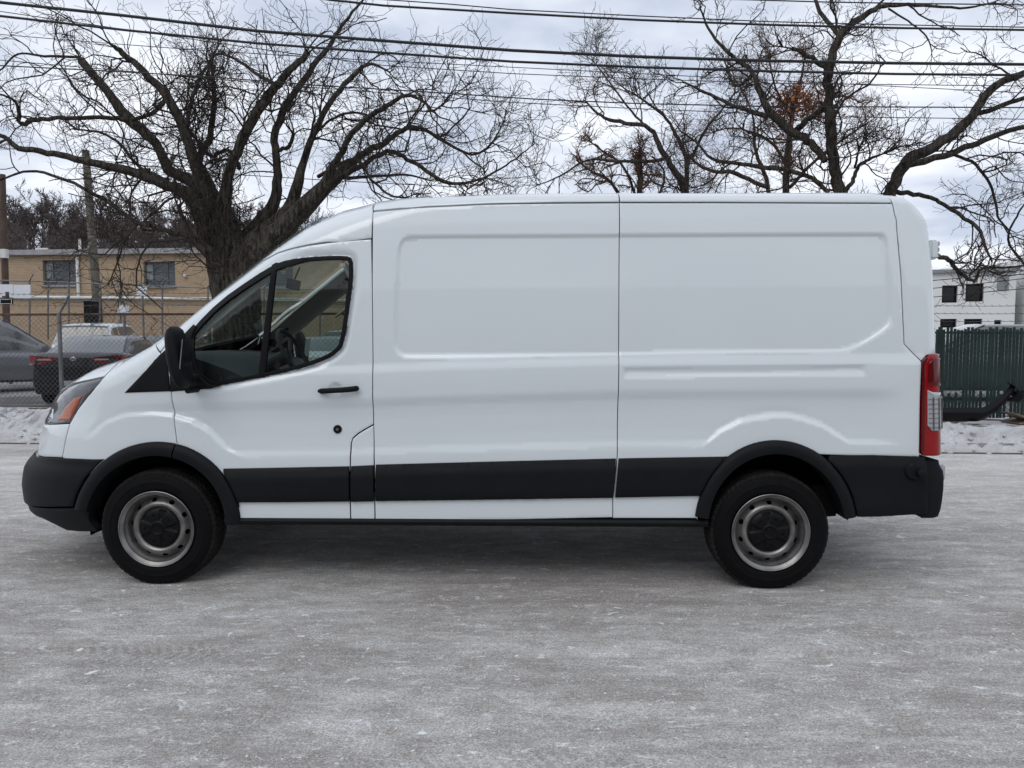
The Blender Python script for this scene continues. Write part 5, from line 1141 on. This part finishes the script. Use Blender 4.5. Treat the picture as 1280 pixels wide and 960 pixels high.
# ================================================================== BUILDINGS
def wall_holes(name, x0, x1, z0, z1, holes, th, m, parent, y=0):
    xs = sorted({x0, x1, *[h[0] for h in holes], *[h[1] for h in holes]}); zs = sorted({z0, z1, *[h[2] for h in holes], *[h[3] for h in holes]}); b = MB(); v = []; f = []; idx = {}
    def gv(x, z, d):
        k = (round(x, 4), round(z, 4), d)
        if k not in idx: idx[k] = len(v); v.append((x, y+d*th, z))
        return idx[k]
    solid = lambda i, j: 0 <= i < len(xs)-1 and 0 <= j < len(zs)-1 and not any(h[0] <= (xs[i]+xs[i+1])/2 <= h[1] and h[2] <= (zs[j]+zs[j+1])/2 <= h[3] for h in holes)
    for i in range(len(xs)-1):
        for j in range(len(zs)-1):
            if not solid(i, j): continue
            a, b_, c, d = (xs[i], zs[j]), (xs[i+1], zs[j]), (xs[i+1], zs[j+1]), (xs[i], zs[j+1])
            f.append((gv(*a, 0), gv(*b_, 0), gv(*c, 0), gv(*d, 0))); f.append((gv(*d, 1), gv(*c, 1), gv(*b_, 1), gv(*a, 1)))
            for (p, q, di, dj) in ((a, b_, 0, -1), (b_, c, 1, 0), (c, d, 0, 1), (d, a, -1, 0)):
                if not solid(i+di, j+dj): f.append((gv(*q, 0), gv(*p, 0), gv(*p, 1), gv(*q, 1)))
    return link(name, mesh(name, v, f), m, parent, False)
# tan brick building, front measured at two columns
pA = pix(-120, 318, 38.5); pB = pix(262, 323.5, 37.0); bd_ = Vector((pB.x-pA.x, pB.y-pA.y, 0)); Lb = bd_.length; ang = math.atan2(bd_.y, bd_.x); ztop = pix(60, 318, 38).z
tb = empty('brick_building', (pA.x, pA.y, 0), ang); tag(tb, 'long low tan brick building with steel windows beyond the car lot', 'building')
bdn = bd_.normalized()
def bx_(px_, py_, off=0):                # local (x, z) on the facade of a photo pixel
    d = Vector(((px_-640)/F, math.cos(PITCH)+(480-py_)/F*math.sin(PITCH), (480-py_)/F*math.cos(PITCH)-math.sin(PITCH))); n_ = Vector((-bdn.y, bdn.x, 0)); k = (Vector((pA.x, pA.y, 0))-Vector((0, 0, HC))).dot(n_)/d.dot(n_); p = Vector((0, 0, HC))+d*k; return (p-Vector((pA.x, pA.y, 0))).dot(bdn), p.z
wins = []
for (xa, ya, xb, yb_) in ((54, 325, 94, 356.5), (180, 327, 218.5, 357.5), (-70, 324, -28, 356), (330, 330, 366, 358), (470, 333, 505, 360)):
    a = bx_(xa, yb_); c = bx_(xb, ya); wins.append((a[0], c[0], a[1], c[1]))
wall_holes('wall', 0, 40, 0, ztop, wins, .3, M['brick'], tb)
b = MB(); b.box((20, 9, ztop-.25), (40, 17.6, .1)); b.box((.15, 9, ztop/2), (.3, 17.4, ztop-.02)); b.box((39.85, 9, ztop/2), (.3, 17.4, ztop-.02)); b.box((20, 18, ztop/2), (40, .3, ztop-.02)); b.build('rear_walls', M['brick'], tb)
cop = mat('coping', (.28, .28, .285), .7, var=.2); whitep = mat('white_pipe_paint', (.66, .66, .63), .6, var=.15, vscale=2)
b = MB(); b.box((20, -.03, ztop+.06), (40.3, .5, .26)); b.build('coping', cop, tb)
wg = mat('old_window_glass', (.045, .055, .062), .25, var=.6, vscale=1.2, spec=.7); wf = mat('window_steel', (.10, .11, .12), .6)
for i, (x0, x1, z0_, z1_) in enumerate(wins):
    b = MB(); fw = .05
    b.box(((x0+x1)/2, .16, z0_+fw/2), (x1-x0, .06, fw)); b.box(((x0+x1)/2, .16, z1_-fw/2), (x1-x0, .06, fw)); b.box((x0+fw/2, .16, (z0_+z1_)/2), (fw, .06, z1_-z0_-.1)); b.box((x1-fw/2, .16, (z0_+z1_)/2), (fw, .06, z1_-z0_-.1))
    for k in (.25, .72): b.box((x0+(x1-x0)*k, .17, (z0_+z1_)/2), (.035, .03, z1_-z0_-.1))
    for k in (.22, .6): b.box(((x0+x1)/2, .175, z0_+(z1_-z0_)*k), (x1-x0-.1, .03, .035))
    wo = b.build('window', wf, tb); b = MB(); b.box(((x0+x1)/2, .20, (z0_+z1_)/2), (x1-x0-.02, .02, z1_-z0_-.02)); g_ = b.build('pane', wg, wo)
    b = MB(); xs_ = x0+(x1-x0)*.13; b.box((xs_, .185, (z0_+z1_)/2+.1), ((x1-x0)*.2, .01, (z1_-z0_)*.6)); b.build('pale_pane', mat('pale_pane', (.20, .22, .23), .4), wo)
    b = MB(); b.box(((x0+x1)/2, -.04, z0_-.05), (x1-x0+.1, .14, .08)); b.build('sill', cop, wo)
b = MB(); a = bx_(98, 320); c = bx_(98, 370); b.box((a[0], -.09, (a[1]+c[1])/2-.1), (.13, .12, a[1]-c[1]+.1)); b.build('downpipe', whitep, tb, bevel=.02)
b = MB(); a = bx_(-100, 370); c = bx_(240, 373.5); e = bx_(500, 376); b.tube([(a[0], -.14, a[1]), (c[0], -.14, c[1]), (e[0], -.14, e[1])], .075, 8)
b.build('wall_pipe', whitep, tb, smooth=True)
a = bx_(232, 345); b = MB(); b.box((a[0], -.08, a[1]), (.16, .14, .14)); b.build('wall_lamp', whitep, tb, bevel=.03)
b = MB(); a = bx_(215, 300); 
for k in range(3): a = bx_(12+5*k, 311); b.tube([(a[0], 2.0, ztop), (a[0], 2.0, ztop+.55)], .12, 10)
b.build('roof_vent', whitep, tb); a = bx_(50, 300); b = MB(); b.tube([(a[0], 3, ztop), (a[0], 3, ztop+1.15)], .07, 8); b.build('vent_pipe', whitep, tb)
# white building at right
wb_d = Vector((1, -.30, 0)).normalized(); pW = pix(1150, 345, 27.5); wb = empty('white_building', (pW.x, pW.y, 0), math.atan2(wb_d.y, wb_d.x)); tag(wb, 'two-storey white building with dark windows beyond the green fence', 'building')
def wx(px_, py_):
    d = Vector(((px_-640)/F, math.cos(PITCH)+(480-py_)/F*math.sin(PITCH), (480-py_)/F*math.cos(PITCH)-math.sin(PITCH))); n_ = Vector((-wb_d.y, wb_d.x, 0)); k = (Vector((pW.x, pW.y, 0))-Vector((0, 0, HC))).dot(n_)/d.dot(n_); p = Vector((0, 0, HC))+d*k; return (p-Vector((pW.x, pW.y, 0))).dot(wb_d), p.z
wt = wx(1175, 341)[1]; hs_ = []
for (xa, ya, xb, yb_) in ((1177, 356.5, 1197.5, 378.5), (1206.5, 354.5, 1230, 377), (1175, 398.5, 1196, 409.5), (1205, 398.5, 1228, 409), (1242.5, 400, 1252, 410.5)):
    a = wx(xa, yb_); c = wx(xb, ya); hs_.append((a[0], c[0], a[1], c[1]))
xe = wx(1269, 380)[0]
wall_holes('wall', -3, xe, 0, wt, hs_, .3, M['stucco'], wb)
for (x0, x1, z0_, z1_) in hs_:
    b = MB(); b.box(((x0+x1)/2, .2, (z0_+z1_)/2), (x1-x0-.0, .03, z1_-z0_)); wo = b.build('window', mat('dark_pane', (.02, .022, .024), .12, spec=.8), wb); b = MB(); fw = .06
    b.box(((x0+x1)/2, .15, z0_+fw/2), (x1-x0, .05, fw)); b.box(((x0+x1)/2, .15, z1_-fw/2), (x1-x0, .05, fw)); b.box((x0+fw/2, .15, (z0_+z1_)/2), (fw, .05, z1_-z0_-.12)); b.box((x1-fw/2, .15, (z0_+z1_)/2), (fw, .05, z1_-z0_-.12)); b.build('frame', M['black'], wo)
lv = mat('louvre_grey', (.33, .34, .34), .6)
for (xa, ya, xb, yb_) in ((1246, 345, 1261, 362.5),):
    a = wx(xa, yb_); c = wx(xb, ya); b = MB()
    for k in range(9): b.box(((a[0]+c[0])/2, -.03, a[1]+(c[1]-a[1])*(k+.5)/9), (c[0]-a[0], .05, .05), rx=R(30))
    b.build('louvre', lv, wb)
b = MB(); b.box(((xe-3)/2, .1, wt+.05), (xe+3.1, .5, .12)); b.build('parapet_cap', cop, wb)
wt2 = wx(1275, 331)[1]+.3; b = MB(); b.box((xe+4.3, 3, wt2/2), (8, 7.0, wt2)); b.box((xe/2-1.5, 4.2, wt/2-.1), (xe+3-.02, 7.6, wt-.2)); b.build('rear_wing', M['stucco'], wb)
a = wx(1273, 420); c = wx(1300, 371); b = MB(); b.box((xe+2.4, -.53, c[1]/2), (3.2, .05, c[1])); b.build('shutter_door', mat('shutter', (.40, .41, .42), .6), wb)
b = MB()
for k in range(8): b.box((xe+1.4, -.55, wx(1275, 345+3*k)[1]), (1.2, .05, .05), rx=R(30))
b.build('louvre', lv, wb)
# inner yard fence with angled arms, and blank signs
yf = empty('yard_fence', pix(-60, 420, 26)); tag(yf, 'plain wire yard fence with angled barb arms along the far side of the lot', 'fence'); o0 = pix(-60, 420, 26)
rail_pts = [(-60, 349), (60, 352), (160, 356), (260, 360), (400, 362), (520, 362)]
b = MB(); b.tube([pix(x, y, 26)-o0 for x, y in rail_pts], .025, 6); b.tube([pix(x, y+22, 26)-o0 for x, y in rail_pts], .012, 4); b.tube([pix(x, y+13, 26)-o0 for x, y in rail_pts], .010, 4); b.build('rail', steel, yf)
for x in (-30, 37, 60, 86, 125, 151, 203, 260, 330, 400, 470):
    y = np.interp(x, [p[0] for p in rail_pts], [p[1] for p in rail_pts]); b = MB(); b.tube([pix(x, 425, 26)-o0, pix(x, y, 26)-o0, pix(x+4.5, y-9, 26)-o0], .03, 6); b.build('post', steel, yf, smooth=True)
sw = mat('white_sign', (.66, .68, .72), .5, var=.08, vscale=3)
def sign(x0, y0, x1, y1, Y, lab, tilt=0, post=None):
    a = pix(x0, y1, Y); c = pix(x1, y0, Y); root = empty('sign', ((a.x+c.x)/2, Y, a.z)); tag(root, lab, 'sign'); b = MB(); b.box((0, 0, (c.z-a.z)/2), (c.x-a.x, .03, c.z-a.z), ry=tilt); b.build('board', sw, root, bevel=.006)
    if post: b = MB(); b.tube([(0, .04, .1), (0, .04, -a.z+.13)], .035, 6); b.build('post', steel, root)
sign(-8, 355.5, 16.5, 370, 24, 'blank white board, left one of the pair on the yard fence'); sign(17.5, 356, 38, 373, 24, 'blank white board, right one of the pair on the yard fence')
sign(171, 358, 183.5, 369.5, 25, 'small white sign on its own post below the broken window', R(3), True); sign(147.5, 381.5, 161, 391, 20, 'small white sign hanging low above the silver wagon', R(3), True)
a = pix(8, 377, 23); root = empty('sign', (a.x, 23, 0)); tag(root, 'small black direction sign on a post at the left edge', 'sign'); b = MB(); b.box((0, 0, a.z), (.40, .04, .17)); b.build('board', M['black'], root)
b = MB(); b.box((0, -.025, a.z+.065), (.36, .008, .012)); b.box((0, -.025, a.z-.065), (.36, .008, .012)); b.box((-.174, -.025, a.z), (.012, .008, .118)); b.box((.174, -.025, a.z), (.012, .008, .118)); b.build('border', sw, root); b = MB(); b.tube([(0, .05, 0), (0, .05, a.z+.3)], .05, 8); b.build('post', wood2, root)
# ================================================================== HILL, FAR WOOD, HOUSE
na, nb = 90, 30; X_, Yy = np.meshgrid(np.linspace(-190, 60, na), np.linspace(58, 190, nb))
def hill_z(x, y):
    return 15.5*sss(58, 118, y)*(1-sss(-38, 6, x))*(.92+.10*np.sin(x*.06+1))-.3
Zz = hill_z(X_, Yy); idx = np.arange(na*nb).reshape(nb, na)
tag(link('hill', mesh('hill', np.stack([X_, Yy, Zz], -1).reshape(-1, 3), np.stack([idx[:-1, :-1], idx[:-1, 1:], idx[1:, 1:], idx[1:, :-1]], -1).reshape(-1, 4)), M['hill']), kind='structure')
nT = 900; tx = rng.uniform(-150, 12, nT); ty = rng.uniform(62, 150, nT); ok = (tx/ty < .08) & (tx/ty > -1.0); tx, ty = tx[ok], ty[ok]; nT = len(tx); tz = hill_z(tx, ty); hgt = rng.uniform(6, 9.5, nT)*(1-.25*sss(-20, 10, tx))
P_ = np.stack([np.stack([tx+rng.normal(0, .15, nT)*k, ty, tz+hgt*k/6], -1) for k in range(7)], 1); rd = np.linspace(.20, .04, 7)[None]*np.ones((nT, 1))
W1, w1 = spawn(P_, rd, 13, .4, 1.1, 4.0, .085, 6, .25, up=.35, ang=.7, fmin=.25); W2, w2 = spawn(W1, w1, 6, .4, 1.1, 1.7, .035, 5, .3, up=.25, ang=.7, fmin=.1); W3, w3 = spawn(W2, w2, 2.2, .4, 1.2, .8, .02, 4, .35, up=.2, ang=.7)
w2 = np.maximum(w2, .032); w3 = np.maximum(w3, .024)
o = tubes([(P_, rd, 5), (W1, w1, 3), (W2, w2, 3), (W3, w3, 3)], 'bare_woodland', M['farwood'], None); tag(o, 'grey-brown leafless wood on the hillside behind the brick building', 'wood', kind='stuff')
hz = pix(67, 305, 92); hs = empty('house', (hz.x, 92, hill_z(hz.x, 92.)+1.0), R(12)); hs.scale = (.42, .42, .42); tag(hs, 'small grey gabled house half hidden in the hillside wood', 'house')
b = MB(); b.add([(-4, -3, 0), (4, -3, 0), (4, 3, 0), (-4, 3, 0), (-4, -3, 6.5), (4, -3, 6.5), (4, 3, 6.5), (-4, 3, 6.5), (0, -3, 8.6), (0, 3, 8.6)], [(0, 1, 5, 8, 4), (2, 3, 7, 9, 6), (1, 2, 6, 5), (3, 0, 4, 7)]); b.build('wall', mat('house_siding', (.17, .165, .16), .9), hs)
b = MB(); b.loft([[(-4.4, y, 6.25), (0, y, 8.75), (4.4, y, 6.25), (4.4, y, 6.45), (0, y, 8.95), (-4.4, y, 6.45)] for y in (-3.3, 3.3)]); b.build('roof', mat('house_roof', (.09, .085, .085), .9), hs)
b = MB(); b.box((-1.5, -3.03, 5.3), (.9, .05, 1.3)); b.build('window', M['cargl'], hs); b = MB(); b.box((1.5, -3.03, 5.3), (.9, .05, 1.3)); b.build('window', M['cargl'], hs)

# the low warehouse across the street, which the van's paint and glass mirror
wr_ = empty('warehouse', (-34, -17.5, 0), 0); tag(wr_, 'long low grey-brown warehouse across the street behind the viewer', 'building')
hw_ = [(3+6*k, 5.2+6*k, 3.4, 5.0) for k in range(10)]+[(1+12*k, 4.5+12*k, .1, 2.6) for k in range(5)]
o = wall_holes('wall', 0, 62, 0, 6.6, hw_, .3, mat('grey_render', (.20, .185, .17), .9, var=.25, vscale=.5), wr_); 
for x0, x1, z0_, z1_ in hw_: b = MB(); b.box(((x0+x1)/2, .15, (z0_+z1_)/2), (x1-x0, .04, z1_-z0_)); b.build('window' if z0_ > 1 else 'loading_door', M['cargl'] if z0_ > 1 else cop, wr_)
b = MB(); b.box((31, -8, 6.5), (62, 16, .2)); b.box((31, -15.9, 3.2), (62, .3, 6.3)); b.box((.15, -8, 3.2), (.3, 15.4, 6.3)); b.box((61.85, -8, 3.2), (.3, 15.4, 6.3)); b.build('roof', cop, wr_)
